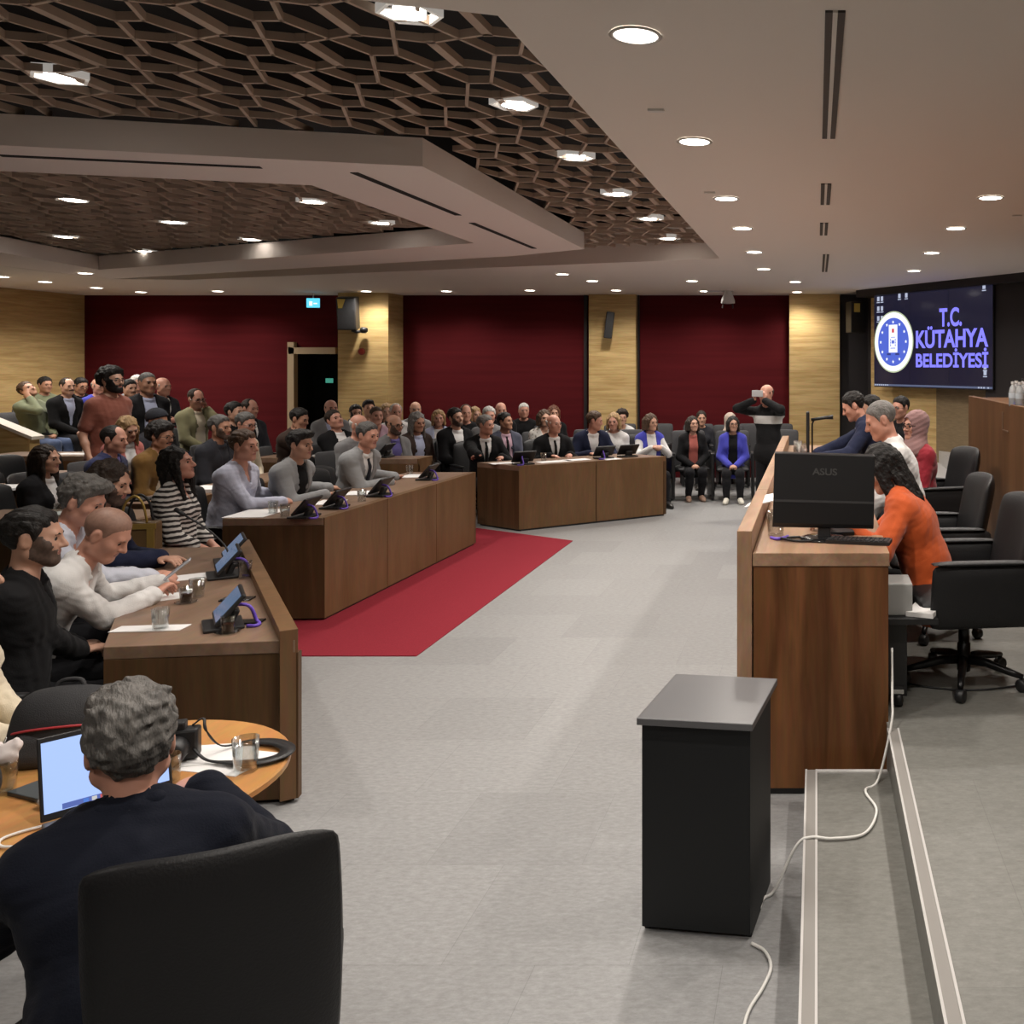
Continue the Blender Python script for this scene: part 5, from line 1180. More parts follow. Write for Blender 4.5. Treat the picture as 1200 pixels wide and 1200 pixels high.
# ------------------------------------------------------------------ tablets, glasses, papers on the council desks
TB0 = None; SCRM = mat('tablet_screen', (.01, .011, .014), .15, emit=(.16, .25, .42), estr=.5)
PURP = mat('purple_lanyard', (.12, .06, .42), .6)
def tablet(x, y, z, rz, label, lan=True, s=1.0):
    global TB0
    if TB0 is None:
        TB0 = thing('tablet_stand', label, 'tablet', (x, y, z), rz, 'tablets on the council desks')
        bm = NB(); box(bm, (0, .03, .009), (.22, .16, .016)); obj('base', bm, BLACK, TB0, bevel=.005)
        bm = NB(); box(bm, (0, .045, .055), (.09, .03, .10), M=Matrix.Rotation(R(-24), 4, 'X')); obj('stand_arm', bm, BLACK, TB0, bevel=.008)
        M = Matrix.Translation((0, .0, .035)) @ Matrix.Rotation(R(-42), 4, 'X')
        bm = NB(); box(bm, (0, 0, .08), (.26, .018, .17), M=M); sc = obj('tablet_body', bm, BLACK, TB0, bevel=.006)
        bm = NB(); box(bm, (0, -.0095, .08), (.235, .002, .145), M=M); obj('screen', bm, SCRM, sc)
        t = TB0
    else: t = dup(TB0, (x, y, z), rz, label)
    t.scale = (s, s, s)
    if lan:
        c, sn = math.cos(rz), math.sin(rz); w = lambda a, b, h: (x + (a * c - b * sn) * s, y + (a * sn + b * c) * s, z + h * s)
        pts = spline([w(.02, .06, .10), w(.05, .13, .09), w(.045, .16, .02), w(.08, .17, .008), w(.11, .15, .008), w(.09, .12, .008)], 5)
        bm = NB(); tube(bm, pts, .008 * s, 6); tag(obj('lanyard', bm, PURP, smooth=True), 'purple lanyard on the ' + label.replace('black ', '', 1), 'lanyard', 'purple lanyards')
    return t
A_ = R(35) - R(90); B_ = R(0) - R(90); C_ = R(-52) - R(90)
def tb(px, py, z, a, label, **k):
    p = on(px, py, z); return tablet(p.x, p.y, z, a, label, **k)
tb(252, 735, .715, A_, 'black tablet on stand nearest on the near council desk')
tb(254, 676, .715, A_, 'black tablet with lit screen, farther on the near council desk')
tb(262, 660, .715, A_, 'black tablet at the far end of near council desk', lan=False)
tb(352, 606, .772, B_, 'black tablet at the near end of second council desk', s=.95)
tb(388, 595, .772, B_, 'black tablet between the blazer man and the desk front, second desk', s=.95)
tb(440, 581, .772, B_, 'black tablet before the older man in light grey, second desk')
tb(497, 562, .772, B_, 'black tablet at the far end of second council desk', s=.95)
tb(612, 544, .75, C_, 'black tablet at left end of the third council desk')
tb(706, 537, .75, C_, 'black tablet in the middle of the third council desk')
tb(734, 535, .75, C_, 'black tablet by the woman in blue vest, third desk', lan=False)
tb(447, 536, .85, B_, 'black tablet on the desk of the bald man in grey suit', lan=False)
def sh(px, py, z, w, h, rz, label, group='papers on the council desks', **k):
    p = on(px, py, z); return sheet('paper', p.x, p.y, z + .001, w, h, R(rz), label, group, **k)
sh(176, 737, .715, .30, .10, 6, 'white sheet at the near corner of the near council desk')
sh(196, 700, .715, .21, .16, 36, 'white sheet under the bald man hands')
sh(228, 676, .715, .22, .16, 36, 'white sheet beyond the phone on the near desk')
sh(300, 602, .772, .30, .40, 4, 'white papers before the man in light blue shirt'); sh(385, 589, .772, .2, .28, 4, 'white sheet before the grey blazer'); sh(420, 578, .772, .2, .28, 12, 'white sheet left of the older grey jacket'); sh(484, 558, .772, .2, .28, 0, 'white sheet toward the far end of second desk')
sh(588, 543, .75, .26, .18, 38, 'white sheet before the black-suited grey man'); sh(650, 541, .75, .4, .2, 38, 'white papers before the bald white-haired man'); sh(676, 539, .75, .3, .2, 38, 'white papers before the turned man'); sh(716, 538, .75, .2, .2, 38, 'white sheet between tablets on third desk')
sh(8, 573, .85, .3, .3, 0, 'stack of white papers on the desk at left edge', th=.02); sh(245, 575, .77, .3, .3, 0, 'stack of white papers behind the light blue shirt', th=.03); sh(88, 532, .87, .4, .2, 0, 'white paper on the small light brown desk'); sh(90, 556, .86, .45, .2, 4, 'white paper on the desk by the man in navy'); sh(382, 534, .85, .4, .2, 0, 'white paper on the desk of the reclining man')
Pd = mat('open_book_page', (.62, .58, .50), .8)
sh(62, 602, .77, .28, .2, 0, 'white paper and wrappers before the long-haired woman')
p = on(156, 586, .77); bm = NB(); box(bm, (0, 0, .009), (.30, .20, .018)); o = obj('closed_laptop', bm, BLACK, bevel=.004); o.location = (p.x, p.y, .77); tag(o, 'closed black laptop on the desk behind the long-haired man', 'laptop')
def gl(px, py, z, label, s=1.0, liquid=None): 
    p = on(px, py, z); return tumbler(p.x, p.y, z, label, 'glasses on the council desks', s, liquid)
gl(188, 738, .715, 'drinking glass standing on the nearest white sheet'); 
gl(218, 707, .715, 'tea glass with dark tea in front of the bald man', .85, TEA)
gl(267, 742, .715, 'tea glass with red tea beside the nearest tablet', .8, TEA)
gl(231, 700, .715, 'empty drinking glass right of the dark tea'); gl(287, 678, .715, 'empty drinking glass by the ledge of the near desk')
gl(320, 602, .772, 'drinking glass on the papers of the light blue shirt'); gl(334, 606, .772, 'drinking glass beside the near tablet, second desk'); gl(415, 571, .772, 'tea glass with dark tea on the second desk', .85, TEA); gl(424, 588, .772, 'drinking glass left of the older man tablet'); gl(480, 556, .772, 'drinking glass near the clasped hands, second desk')
gl(637, 540, .75, 'drinking glass on the third desk before the bald man'); gl(70, 605, .77, 'drinking glass before the long-haired woman'); gl(100, 531, .87, 'cup on the small light brown desk', .9)
for q, lab in (((196, 737), 'glass saucer'),): pass
for (px, py, z, lab) in ((218, 707, .715, 'clear saucer under the dark tea glass'), (267, 742, .715, 'clear saucer under the red tea glass')):
    p = on(px, py, z); bm = NB(); lathe(bm, [(.02, 0), (.045, .004), (.052, .010), (.05, .010), (.02, .003)], 24); o = obj('saucer', bm, GLASS, None, True); o.location = (p.x, p.y, z - .0005); tag(o, lab, 'saucer', 'clear tea saucers')
for k, (px, py, z) in enumerate([(288, 730, .715), (278, 703, .715)]):
    p = on(px, py, z); bm = NB(); box(bm, (0, 0, .005), (.075, .15, .009)); o = obj('smartphone', bm, mat('phone_glass', (.01, .01, .011), .1), bevel=.003); o.location = (p.x, p.y, z); o.rotation_euler = (0, 0, R(100)); tag(o, 'black smartphone lying %s on the near council desk' % ['near the ledge, closer one', 'near the ledge, farther one'][k], 'phone')
p = on(196, 690, .80); bm = NB(); box(bm, (0, 0, 0), (.075, .010, .15)); o = obj('smartphone', bm, mat('phone_light', (.45, .46, .5), .2), bevel=.004); o.location = on(208, 667, .84); o.rotation_euler = (R(-50), 0, R(-60)); tag(o, 'pale smartphone held by the bald man in white', 'phone')
bm = NB(); tube(bm, [(-1.0, 0, 0), (1, 0, 0)], .1); bm.free()
# microphones with goosenecks at the near desk
q0 = on(270, 664, .715)
gm = thing('gooseneck_microphone', 'thin black gooseneck microphone arching over the far end of near desk', 'microphone', q0, 0)
bm = NB(); box(bm, (0, 0, .012), (.10, .08, .024)); obj('base', bm, BLACK, gm, bevel=.004)
bm = NB(); tube(bm, spline([(0, 0, .02), (-.03, 0, .12), (-.15, .02, .22), (-.30, .04, .30)], 8), .006, 6); obj('gooseneck', bm, BLACK, gm, True)
bm = NB(); tube(bm, [(-.30, .04, .30), (-.36, .048, .335)], [.011, .013], 10); obj('microphone_head', bm, BLACK, gm, True)
# handbag hung behind
hb = thing('handbag', 'brown and gold handbag beside the striped blouse', 'bag', (-4.43, 6.12, .655), R(12)); hb.scale = (.85, .85, 1.0)
bm = NB(); extrude_profile(bm, [(-.07, 0), (.07, 0), (.055, .24), (-.055, .24)], .30); obj('body', bm, mat('bronze_leather', (.13, .075, .028), .4), hb, bevel=.012)
bm = NB(); box(bm, (.0, -.062, .215), (.31, .012, .035)); box(bm, (.12, -.066, .10), (.05, .012, .20)); bm2 = bm; obj('gold_trim', bm2, mat('gold_trim', (.45, .30, .08), .35, .6), hb)
for s in (-1, 1):
    bm = NB(); tube(bm, spline([(-.09, s * .05, .24), (-.06, s * .05, .36), (0, s * .04, .41), (.06, s * .05, .36), (.09, s * .05, .24)], 6), .009, 6); obj('handle', bm, MATS['gold_trim'] if s < 0 else BLACK, hb, True)
# empty chairs
for (px, py, Y, th, lab, k) in ((40, 520, 10.2, 5, 'empty dark chair back left of the small light brown desk', 'c'), (84, 517, 10.5, 5, 'empty dark chair at the small light brown desk', 'c'), (18, 556, 8.6, 5, 'empty dark chair near the desk at left edge', 'c'), (72, 548, 8.55, 8, 'empty dark chair right of the long-haired woman', 'c'), (378, 528, 10.0, -10, 'empty dark chair in front of the reclining man', 'c'), (398, 548, 8.75, -8, 'empty dark chair between the two grey jackets', 'c'), (543, 518, 12.4, -45, 'empty dark grey chair left of the third desk', 'c')):
    q = at(px, py, Y); chair_for(lab, (q.x, q.y, 0), R(th - 90), 0, 'chair', 0, 'empty chairs among the council')
for k, x in enumerate((-2.75, -.55, -3.4)):
    chair_for('empty black audience seat, %s in back row' % ['left of the woman in black jacket', 'right of the woman in blue cardigan', 'behind the white jacket'][k], (x, 13.6, 0), R(172), 0, 'seat', 0)
for k, x in enumerate((-3.2, -2.6, -1.05, -.65)):
    chair_for('empty black audience seat in the last row, %s' % ['left of the middle pillar foot', 'in front of the middle pillar', 'left of the phone man', 'behind the phone man'][k], (x, 15.0, 0), R(176), 0, 'seat', 0)

# ------------------------------------------------------------------ presiding desk things
mo = thing('monitor', 'large black monitor seen from behind on the presiding desk', 'monitor', (.035, 4.52, 1.08), R(6))
MT = Matrix.Translation((0, 0, .235)) @ Matrix.Rotation(R(-7), 4, 'X') @ Matrix.Rotation(R(2.2), 4, 'Y')
bm = NB(); extrude_profile(bm, [(-.018, -.175), (-.026, -.16), (-.028, -.05), (-.020, .17), (.012, .18), (.014, -.18), (-.012, -.18)], .485, MT); obj('housing', bm, mat('monitor_shell', (.009, .009, .010), .35), mo, bevel=.004)
bm = NB(); box(bm, (0, -.0265, -.055), (.48, .006, .012), M=MT); box(bm, (0, -.025, -.045), (.48, .003, .006), M=MT); obj('vent_band', bm, mat('monitor_band', (.035, .035, .037), .4), mo)
bm = NB(); box(bm, (0, .0150, .004), (.47, .002, .33), M=MT); obj('screen', bm, mat('monitor_screen', (.01, .01, .012), .15, emit=(.5, .55, .65), estr=.4), mo)
bm = NB(); extrude_profile(bm, [(-.035, 0), (.015, 0), (.01, .16), (-.022, .16)], .06); obj('neck', bm, BLACK, mo, bevel=.006)
bm = NB(); lathe(bm, [(.115, 0), (.115, .008), (.09, .014), (.03, .02)], 36); o = obj('stand_base', bm, mat('glossy_black', (.008, .008, .009), .12), mo, True)
def text(name, body, size, M, m, parent=None, ext=.001, align='CENTER', sx=1.0, bold=0.0, width=None):
    cu = bpy.data.curves.new(name, 'FONT'); cu.body = body; cu.size = size; cu.extrude = ext; cu.align_x = align; cu.align_y = 'CENTER'; cu.offset = bold
    tmp = bpy.data.objects.new(name, cu); COL.objects.link(tmp); dg = bpy.context.evaluated_depsgraph_get(); me = bpy.data.meshes.new_from_object(tmp.evaluated_get(dg)); bpy.data.objects.remove(tmp)
    if width: xs = [v.co.x for v in me.vertices]; sx = width / (max(xs) - min(xs)); me.transform(Matrix.Translation((-(max(xs) + min(xs)) / 2, 0, 0)))
    me.transform(M @ Matrix.Diagonal((sx, 1, 1, 1))); me.materials.clear(); me.materials.append(m)
    o = bpy.data.objects.new(name, me); return link(o, parent)
text('maker_lettering', 'ASUS', .045, MT @ Matrix.Translation((0, -.0265, .085)) @ Matrix.Rotation(R(90), 4, 'X'), mat('dim_grey_print', (.06, .06, .06), .4), mo, .0005, bold=.001, sx=1.15)
kb = thing('keyboard', 'black keyboard lying beside the monitor foot', 'keyboard', (.20, 4.42, 1.08), R(-12))
bm = NB(); box(bm, (0, 0, .009), (.30, .11, .016))
for i in range(13):
    for j in range(5): box(bm, (-.13 + i * .0217, -.04 + j * .02, .018), (.017, .015, .006), mi=1)
obj('case', bm, [BLACK, mat('key_black', (.02, .02, .021), .5)], kb)
bm = NB(); box(bm, (0, .045, .0185), (.28, .006, .004)); obj('top_bar', bm, BLACK, kb)
p = on(202 + 0, 690, .7)
bm = NB(); tube(bm, spline([(-.17, 4.48, 1.09), (-.12, 4.44, 1.088), (-.06, 4.42, 1.088), (-.02, 4.45, 1.088), (-.10, 4.52, 1.088), (-.14, 4.50, 1.088), (-.08, 4.46, 1.10)], 6), .006, 6); tag(obj('monitor_cable', bm, BLACK, smooth=True), 'tangled black cable at the monitor foot', 'cable')
ph = thing('desk_telephone', 'small black desk phone behind the monitor foot', 'phone', (.10, 4.66, 1.08), R(10))
bm = NB(); extrude_profile(bm, [(-.07, 0), (.07, 0), (.07, .05), (-.07, .02)], .15); obj('body', bm, BLACK, ph, bevel=.004); bm = NB(); box(bm, (-.05, 0, .055), (.04, .15, .025)); obj('handset', bm, BLACK, ph, bevel=.008)
bm = NB(); box(bm, (0, 0, .003), (.20, .30, .006)); o = obj('paper_stack', bm, PAPER); o.location = (-.265, 5.18, 1.178); o.rotation_euler = (R(3), R(-14), R(-12)); tag(o, 'loose white papers lying on the desk ledge left of the monitor', 'paper')
g = tumbler(-.20, 4.60, 1.08, 'drinking glass at the ledge left of the monitor', 'glasses on the presiding desk', 1.25)
g = tumbler(-.17, 4.88, 1.08, 'drinking glass half hidden behind the monitor edge', 'glasses on the presiding desk', 1.1)
bm = NB(); tube(bm, spline([(-.22, 4.52, 1.086), (-.19, 4.48, 1.087), (-.16, 4.50, 1.087), (-.14, 4.55, 1.087)], 6), .008, 6); tag(obj('lanyard', bm, PURP, smooth=True), 'purple lanyard by the glass left of the monitor', 'lanyard', 'purple lanyards')
# papers, phones, desk microphone at the far end
for k, (x, y, w_, h_, rz) in enumerate([(-.05, 7.9, .21, .30, 12), (.08, 7.4, .21, .3, 4), (-.08, 6.6, .21, .3, -6)]): sheet('paper', x, y, 1.081, w_, h_, R(rz), 'white sheet on the presiding desk, %s' % ['under the writing hands', 'before the pink headscarf', 'before the cropped grey hair'][k], 'papers on the presiding desk')
mi = thing('desk_microphone', 'black desk microphone and slim screen at the far end of the presiding desk', 'microphone', (-.04, 8.55, 1.08), R(0))
bm = NB(); lathe(bm, [(.07, 0), (.07, .015), (.03, .03)], 24); obj('base', bm, BLACK, mi, True)
bm = NB(); box(bm, (-.04, .02, .22), (.03, .16, .38)); obj('display_panel', bm, BLACK, mi, bevel=.01)
bm = NB(); tube(bm, [(0, 0, .02), (0, 0, .30), (.02, 0, .34)], .008, 8); obj('stem', bm, BLACK, mi, True)
bm = NB(); tube(bm, [(-.01, 0, .335), (.12, 0, .355), (.19, 0, .36)], [.014, .016, .022], 10); obj('microphone_head', bm, BLACK, mi, True)
for k, (x, y) in enumerate([(-.14, 8.7), (-.17, 8.35), (-.12, 8.15), (-.18, 9.0)]): tumbler(x, y, 1.08, 'drinking glass at far end of the presiding desk, %s' % ['behind the microphone', 'before the microphone', 'nearest of four', 'farthest of four'][k], 'glasses on the presiding desk', 1.1)
Fd = Field(V3(-.15, -.2, -.01), V3(.15, .2, .12), .01); Fd.put([cone((-.03, -.08, .03), (.02, .05, .04), .028, .03, .03), cone((.03, -.1, .03), (-.04, .02, .06), .02, .02, .02)]); me = Fd.mesh('cable_bundle'); me.materials.append(BLACK); o = bpy.data.objects.new('cable_bundle', me); COL.objects.link(o); o.location = (-.13, 8.52, 1.08); tag(o, 'black headset bundle beside the desk microphone', 'headset')
# phone of the standing photographer
toloc, hd, RM, UP = r_phone[5]
o_, org, rz = r_phone[0], r_phone[1], r_phone[2]
bm = NB(); box(bm, (0, 0, 0), (.155, .010, .078)); hp = obj('smartphone', bm, mat('silver_phone', (.55, .55, .56), .3), bevel=.004)
mw = Matrix.Translation(org) @ Matrix.Rotation(rz, 4, 'Z') @ Matrix.Diagonal((r_phone[3],) * 3 + (1,))
hp.location = mw @ Vector(hd + V3(0, .215, .015)); hp.rotation_euler = (0, 0, rz); tag(hp, 'silver smartphone held up by the standing photographer', 'phone')
# side table, box, papers, cable
st = thing('side_pedestal', 'black pedestal on castor behind the near end of presiding desk', 'cabinet', (.44, 4.52, PLAT))
bm = NB(); box(bm, (0, 0, .40), (.25, .34, .03)); obj('top', bm, BLACK, st, bevel=.003)
bm = NB(); box(bm, (-.06, .02, .21), (.09, .26, .35)); obj('column', bm, BLACK, st, bevel=.003)
bm = NB(); lathe(bm, [(.03, -.02), (.034, 0), (.03, .02)], 14, Matrix.Translation((-.06, -.14, .034)) @ Matrix.Rotation(R(90), 4, 'Y')); obj('caster', bm, BLACK, st, True)
bm = NB(); box(bm, (-.06, -.14, .075), (.05, .05, .02)); obj('caster_fork', bm, CHROME, st)
bm = NB(); box(bm, (0, 0, .075), (.13, .2, .15)); o = obj('printer', bm, GREYP, bevel=.006); o.location = (.385, 4.50, PLAT + .415); tag(o, 'pale grey box on the black pedestal beside the walnut desk', 'box')
sheet('paper_stack', .515, 4.47, PLAT + .416, .13, .22, R(-20), 'white paper stack on the black pedestal', None, th=.022)
pts = spline([(.345, 4.30, .62), (.335, 4.16, .45), (.325, 4.08, .36), (.26, 3.95, .175), (.20, 3.85, .172), (.235, 3.68, .172), (.18, 3.50, .172), (.06, 3.46, .172), (-.02, 3.47, .172), (-.075, 3.45, .15), (-.15, 3.40, .02), (-.19, 3.36, .008), (-.20, 3.30, .008)], 8)
bm = NB(); tube(bm, pts, .0055, 8); tag(obj('power_cable', bm, MATS['cable_white'], smooth=True), 'white cable running down the step to the black cabinet', 'cable', 'white floor cables')
pts = spline([(-.215, 3.10, .008), (-.17, 3.06, .008), (-.145, 2.98, .008), (-.165, 2.88, .008), (-.20, 2.78, .008), (-.21, 2.68, .008), (-.2, 2.5, .008), (-.18, 2.2, .008)], 8)
bm = NB(); tube(bm, pts, .0055, 8); tag(obj('power_cable', bm, MATS['cable_white'], smooth=True), 'white cable curling on the floor before the black cabinet', 'cable', 'white floor cables')
bm = NB(); tube(bm, spline([(.36, 4.75, PLAT + .006), (.55, 4.62, PLAT + .006), (.8, 4.58, PLAT + .006), (1.1, 4.68, PLAT + .006), (1.4, 4.75, PLAT + .006)], 8), .005, 6); tag(obj('floor_cable', bm, BLACK, smooth=True), 'thin black cable on the platform under the swivel armchair', 'cable')
# bottles on the upper bench
BT0 = None
for k, (px, Y) in enumerate([(1187, 6.9), (1195, 6.75), (1191, 7.3), (1199, 7.1)]):
    x = (px - VX) * Y / FPX
    lab = 'clear water bottle on the upper bench, %s' % ['left one in front', 'right one in front', 'left one behind', 'right one behind'][k]
    if BT0 is None:
        BT0 = thing('water_bottle', lab, 'bottle', (x, Y, PLAT + 1.285), 0, 'water bottles on the bench')
        bm = NB(); lathe(bm, [(.028, 0), (.031, .006), (.030, .05), (.031, .06), (.030, .11), (.024, .135), (.012, .155), (.012, .165)], 20); obj('bottle_body', bm, mat('bottle_plastic', (.72, .76, .78), .12, trans=.6), BT0, True)
        bm = NB(); lathe(bm, [(.0145, .163), (.0145, .182)], 16); obj('cap', bm, WHITEP, BT0)
        bm = NB(); lathe(bm, [(.0318, .062), (.0318, .10)], 20, cap=False); obj('paper_label', bm, mat('bottle_label', (.5, .55, .6), .5), BT0)
    else: dup(BT0, (x, Y, PLAT + 1.285), 0, lab)
mi2 = thing('gooseneck_microphone', 'black gooseneck microphone on the upper bench at the right edge', 'microphone', (1.56, 6.95, PLAT + 1.285))
bm = NB(); box(bm, (0, 0, .015), (.1, .12, .03)); obj('base', bm, BLACK, mi2, bevel=.006)
bm = NB(); tube(bm, spline([(0, 0, .03), (0, 0, .12), (-.02, -.02, .18), (-.05, -.05, .2)], 6), .008, 8); obj('gooseneck', bm, BLACK, mi2, True)

# ------------------------------------------------------------------ wall things
# screen
sw, shh = 2.55, 1.45; ang = math.atan2(SD.y, SD.x)
sc = thing('wall_screen', 'large wall display with blue and white town emblem and lettering', 'screen', (1.618 - SN.x * .0, 13.55, 2.31), ang)
bm = NB(); box(bm, (0, .035, 0), (sw + .02, .06, shh + .02)); obj('housing', bm, BLACK, sc, bevel=.004)
bm = NB(); box(bm, (0, .003, 0), (sw, .004, shh)); obj('panel', bm, mat('display_dark', (.006, .006, .010), .12, emit=(.012, .012, .030), estr=.8), sc)
bm = NB(); box(bm, (0, .0, -shh / 2 + .02), (sw, .004, .028)); obj('task_bar', bm, mat('display_bar', (.01, .01, .01), .3, emit=(.16, .20, .34), estr=.55), sc)
for k in (1, 2):
    bm = NB(); box(bm, (-sw / 2 + sw * k / 3.0, .0008, 0), (.004, .003, shh)); obj('panel_seam', bm, BLACK, sc)
SX = Matrix.Rotation(R(90), 4, 'X')
E_BLUE = mat('glow_violet_blue', (.01, .01, .01), .4, emit=(.20, .19, .95), estr=1.25); E_WHITE = mat('glow_white', (.01, .01, .01), .4, emit=(.9, .93, 1), estr=1.1); E_DISC = mat('glow_disc_blue', (.01, .01, .01), .4, emit=(.075, .13, .62), estr=1.0); E_LIME = mat('glow_rim', (.01, .01, .01), .4, emit=(.55, .62, .40), estr=.9); E_REDD = mat('glow_red', (.01, .01, .01), .4, emit=(.6, .03, .05), estr=1)
text('lettering', 'T.C.', .35, Matrix.Translation((.46, -.003, .26)) @ SX, E_BLUE, sc, .001, bold=.010, width=.46)
text('lettering', 'KÜTAHYA', .345, Matrix.Translation((.46, -.003, -.04)) @ SX, E_BLUE, sc, .001, bold=.010, width=1.48)
text('lettering', 'BELEDİYESİ', .27, Matrix.Translation((.46, -.003, -.345)) @ SX, E_BLUE, sc, .001, bold=.007, width=1.48)
def disc(name, r, d, m, cx=-.80, cz=-.05, seg=48, r2=None):
    bm = NB(); lathe(bm, [(r, 0), (r, .001)], seg, Matrix.Translation((cx, -d, cz)) @ SX); return obj(name, bm, m, sc)
disc('emblem_rim', .465, .004, E_LIME); disc('emblem_ring', .445, .0055, E_WHITE); disc('emblem_disc', .365, .007, E_DISC)
for k in range(12):
    a = 2 * math.pi * k / 12 + math.pi / 12 * 0; bm = NB()
    if abs(math.sin(a) + 1) < .2 and k == 9: pass
    P_ = [(.030 * (1 if i % 2 == 0 else .42) * math.sin(math.pi * i / 5), .030 * (1 if i % 2 == 0 else .42) * math.cos(math.pi * i / 5)) for i in range(10)]
    vs = [bm.verts.new((-.80 + .30 * math.cos(a) + p[0], -.0095, -.05 + .30 * math.sin(a) + p[1])) for p in P_]; bm.faces.new(vs); o = obj('emblem_star', bm, E_WHITE, sc)
bm = NB(); box(bm, (-.80, -.010, .0), (.20, .002, .42)); obj('emblem_panel', bm, E_WHITE, sc)
bm = NB(); box(bm, (-.80, -.012, .12), (.05, .001, .06)); obj('emblem_mark', bm, E_REDD, sc)
bm = NB()
for z in (-.02, -.06, -.10): 
    for s in (-1, 1): box(bm, (-.80 + s * .055, -.012, z), (.018, .001, .030))
box(bm, (-.80, -.012, -.05), (.06, .001, .05)); box(bm, (-.80, -.012, .02), (.1, .001, .010)); box(bm, (-.80, -.012, -.145), (.12, .001, .012)); obj('emblem_drawing', bm, E_DISC, sc)
for s in (-1, 1):
    bm = NB(); box(bm, (-.80 + s * .10, -.0105, -.235), (.09, .002, .03)); obj('emblem_ribbon', bm, mat('glow_navy', (.01, .01, .01), .4, emit=(.03, .04, .2), estr=1), sc)
k = 0
for x, z in ((-1.17, .62), (-1.08, .62), (-1.17, .47), (-1.08, .47), (-1.17, .32), (-1.08, .32), (-1.17, .17), (-.66, .64), (-.50, .64), (1.12, .66), (1.14, -.42), (1.14, -.50)):
    bm = NB(); box(bm, (x, -.002, z), (.055, .002, .07)); box(bm, (x, -.003, z - .055), (.075, .001, .014)); obj('desktop_icon', bm, mat('glow_icon', (.01, .01, .01), .4, emit=(.6, .66, .85), estr=.7), sc)
for x in [-1.24 + .05 * i for i in range(7)] + [1.02, 1.07, 1.12, 1.2]:
    bm = NB(); box(bm, (x, -.003, -.705), (.026, .002, .022)); obj('task_icon', bm, MATS['glow_icon'], sc)
# loudspeakers, exit sign, alarm, dome camera
YEL = mat('yellow_decal', (.62, .46, .10), .5)
sp = thing('wall_speaker', 'black loudspeaker on bracket at the pillar beside the doorway', 'speaker', at(408, 367, 15.1), R(12))
bm = NB(); box(bm, (0, 0, 0), (.28, .26, .52), M=Matrix.Rotation(R(8), 4, 'X')); obj('cabinet', bm, BLACK, sp, bevel=.015)
bm = NB(); box(bm, (0, -.132, 0), (.25, .006, .48), M=Matrix.Rotation(R(8), 4, 'X')); obj('grille', bm, mat('speaker_grille', (.02, .021, .024), .8, bump=.6, bscale=300), sp)
bm = NB(); vs = [bm.verts.new(Matrix.Rotation(R(8), 4, 'X') @ Vector(v)) for v in ((-.12, -.137, .235), (.0, -.137, .235), (-.05, -.137, .09), (-.11, -.137, .09))]; bm.faces.new(vs); obj('decal', bm, YEL, sp)
bm = NB(); tube(bm, [(.05, .0, -.27), (.12, .02, -.30), (.24, .1, -.28)], .025, 8); lathe(bm, [(.03, -.05), (.06, -.02), (.06, .03), (.03, .05)], 14, Matrix.Translation((.22, .06, -.27))); obj('bracket', bm, BLACK, sp, True)
sp = thing('wall_speaker', 'slim black loudspeaker tilted on the middle wooden pillar', 'speaker', at(714, 381, 15.55), R(10))
bm = NB(); box(bm, (0, 0, 0), (.13, .12, .44), M=Matrix.Rotation(R(7), 4, 'Y')); obj('cabinet', bm, BLACK, sp, bevel=.012); bm = NB(); box(bm, (0, .1, 0), (.04, .14, .05)); obj('bracket', bm, BLACK, sp)
sp = thing('wall_speaker', 'black loudspeaker with yellow decal left of the wall screen', 'speaker', at(1003, 372, 15.2), R(20))
bm = NB(); box(bm, (0, 0, 0), (.26, .24, .5)); obj('cabinet', bm, BLACK, sp, bevel=.015); bm = NB(); box(bm, (-.03, -.123, .15), (.10, .004, .14)); obj('decal', bm, YEL, sp)
ex = thing('exit_sign', 'small glowing teal exit sign hanging from the ceiling over the door', 'sign', at(367, 355, 15.2))
bm = NB(); box(bm, (0, 0, 0), (.20, .03, .15)); obj('sign_box', bm, mat('sign_teal', (.02, .1, .12), .4, emit=(.10, .55, .75), estr=1.3), ex)
bm = NB(); box(bm, (-.03, -.017, -.01), (.05, .003, .07)); box(bm, (.045, -.017, -.01), (.06, .003, .02)); obj('pictogram', bm, E_WHITE, ex)
bm = NB(); tube(bm, [(0, 0, .07), (0, 0, .16)], .008, 6); obj('hanger', bm, GREYP, ex)
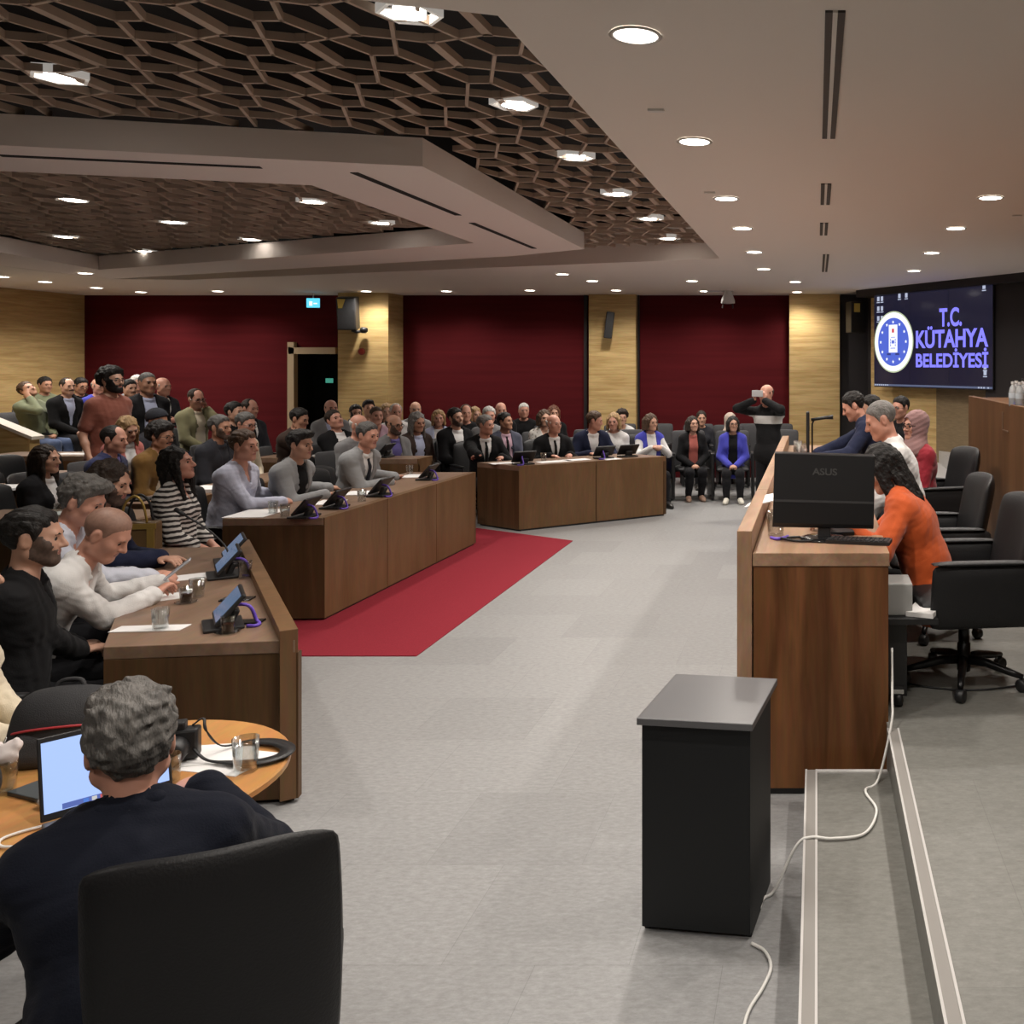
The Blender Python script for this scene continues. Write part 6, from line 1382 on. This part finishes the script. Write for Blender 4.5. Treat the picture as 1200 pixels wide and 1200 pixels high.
ex = thing('exit_sign', 'dim green exit sign inside the dark doorway', 'sign', at(386, 446, 16.6)); bm = NB(); box(bm, (0, 0, 0), (.12, .03, .08)); obj('sign_box', bm, mat('sign_green', (.02, .1, .06), .4, emit=(.06, .30, .22), estr=.8), ex); bm = NB(); tube(bm, [(0, 0, .04), (0, .05, .5)], .006, 6); obj('hanger', bm, BLACK, ex)
ex = thing('exit_sign', 'faint teal exit sign reflection light under the far lattice strip', 'sign', at(372, 321, 13.2)) if False else None
al = thing('fire_alarm', 'round red fire alarm on the pillar below the loudspeaker', 'alarm', at(424, 412, 15.35)); bm = NB(); lathe(bm, [(.05, 0), (.05, .03), (.03, .05), (.001, .055)], 20, SX); obj('bell', bm, mat('alarm_red', (.35, .03, .02), .4), al, True)
bm = NB(); lathe(bm, [(.058, -.008), (.058, .004)], 20, SX); obj('back_plate', bm, mat('alarm_plate', (.25, .03, .02), .5), al)
dc = thing('dome_camera', 'white ceiling mounted camera over the right burgundy panel', 'camera', at(853, 345, 14.9)); dz = CEIL - dc.location.z
bm = NB(); tube(bm, [(0, 0, dz), (0, 0, .02)], .02, 8); box(bm, (-.12, 0, dz - .012), (.42, .05, .02)); obj('mount', bm, WHITEP, dc)
bm = NB(); lathe(bm, [(.03, .08), (.05, .06), (.09, -.04), (.11, -.10), (.11, -.14), (.03, -.15)], 20); obj('body', bm, WHITEP, dc, True)
for s in (-1, 1):
    bm = NB(); tube(bm, [(s * .07, 0, -.13), (s * .08, 0, -.22)], .012, 6); obj('prong', bm, BLACK, dc)
w = bpy.data.worlds.new('world'); SC.world = w; w.use_nodes = True
w.node_tree.nodes['Background'].inputs['Color'].default_value = (.02, .019, .018, 1); w.node_tree.nodes['Background'].inputs['Strength'].default_value = .3
SC.view_settings.view_transform = 'Standard'; SC.view_settings.look = 'None'; SC.view_settings.gamma = 1; SC.view_settings.use_curve_mapping = False
SC.view_settings.exposure = 0.12
SC.cycles.max_bounces = 6; SC.cycles.diffuse_bounces = 4; SC.cycles.glossy_bounces = 3; SC.cycles.transmission_bounces = 6; SC.cycles.transparent_max_bounces = 6
SC.cycles.caustics_reflective = False; SC.cycles.caustics_refractive = False; SC.cycles.sample_clamp_indirect = 4.0
SC.cycles.use_denoising = True
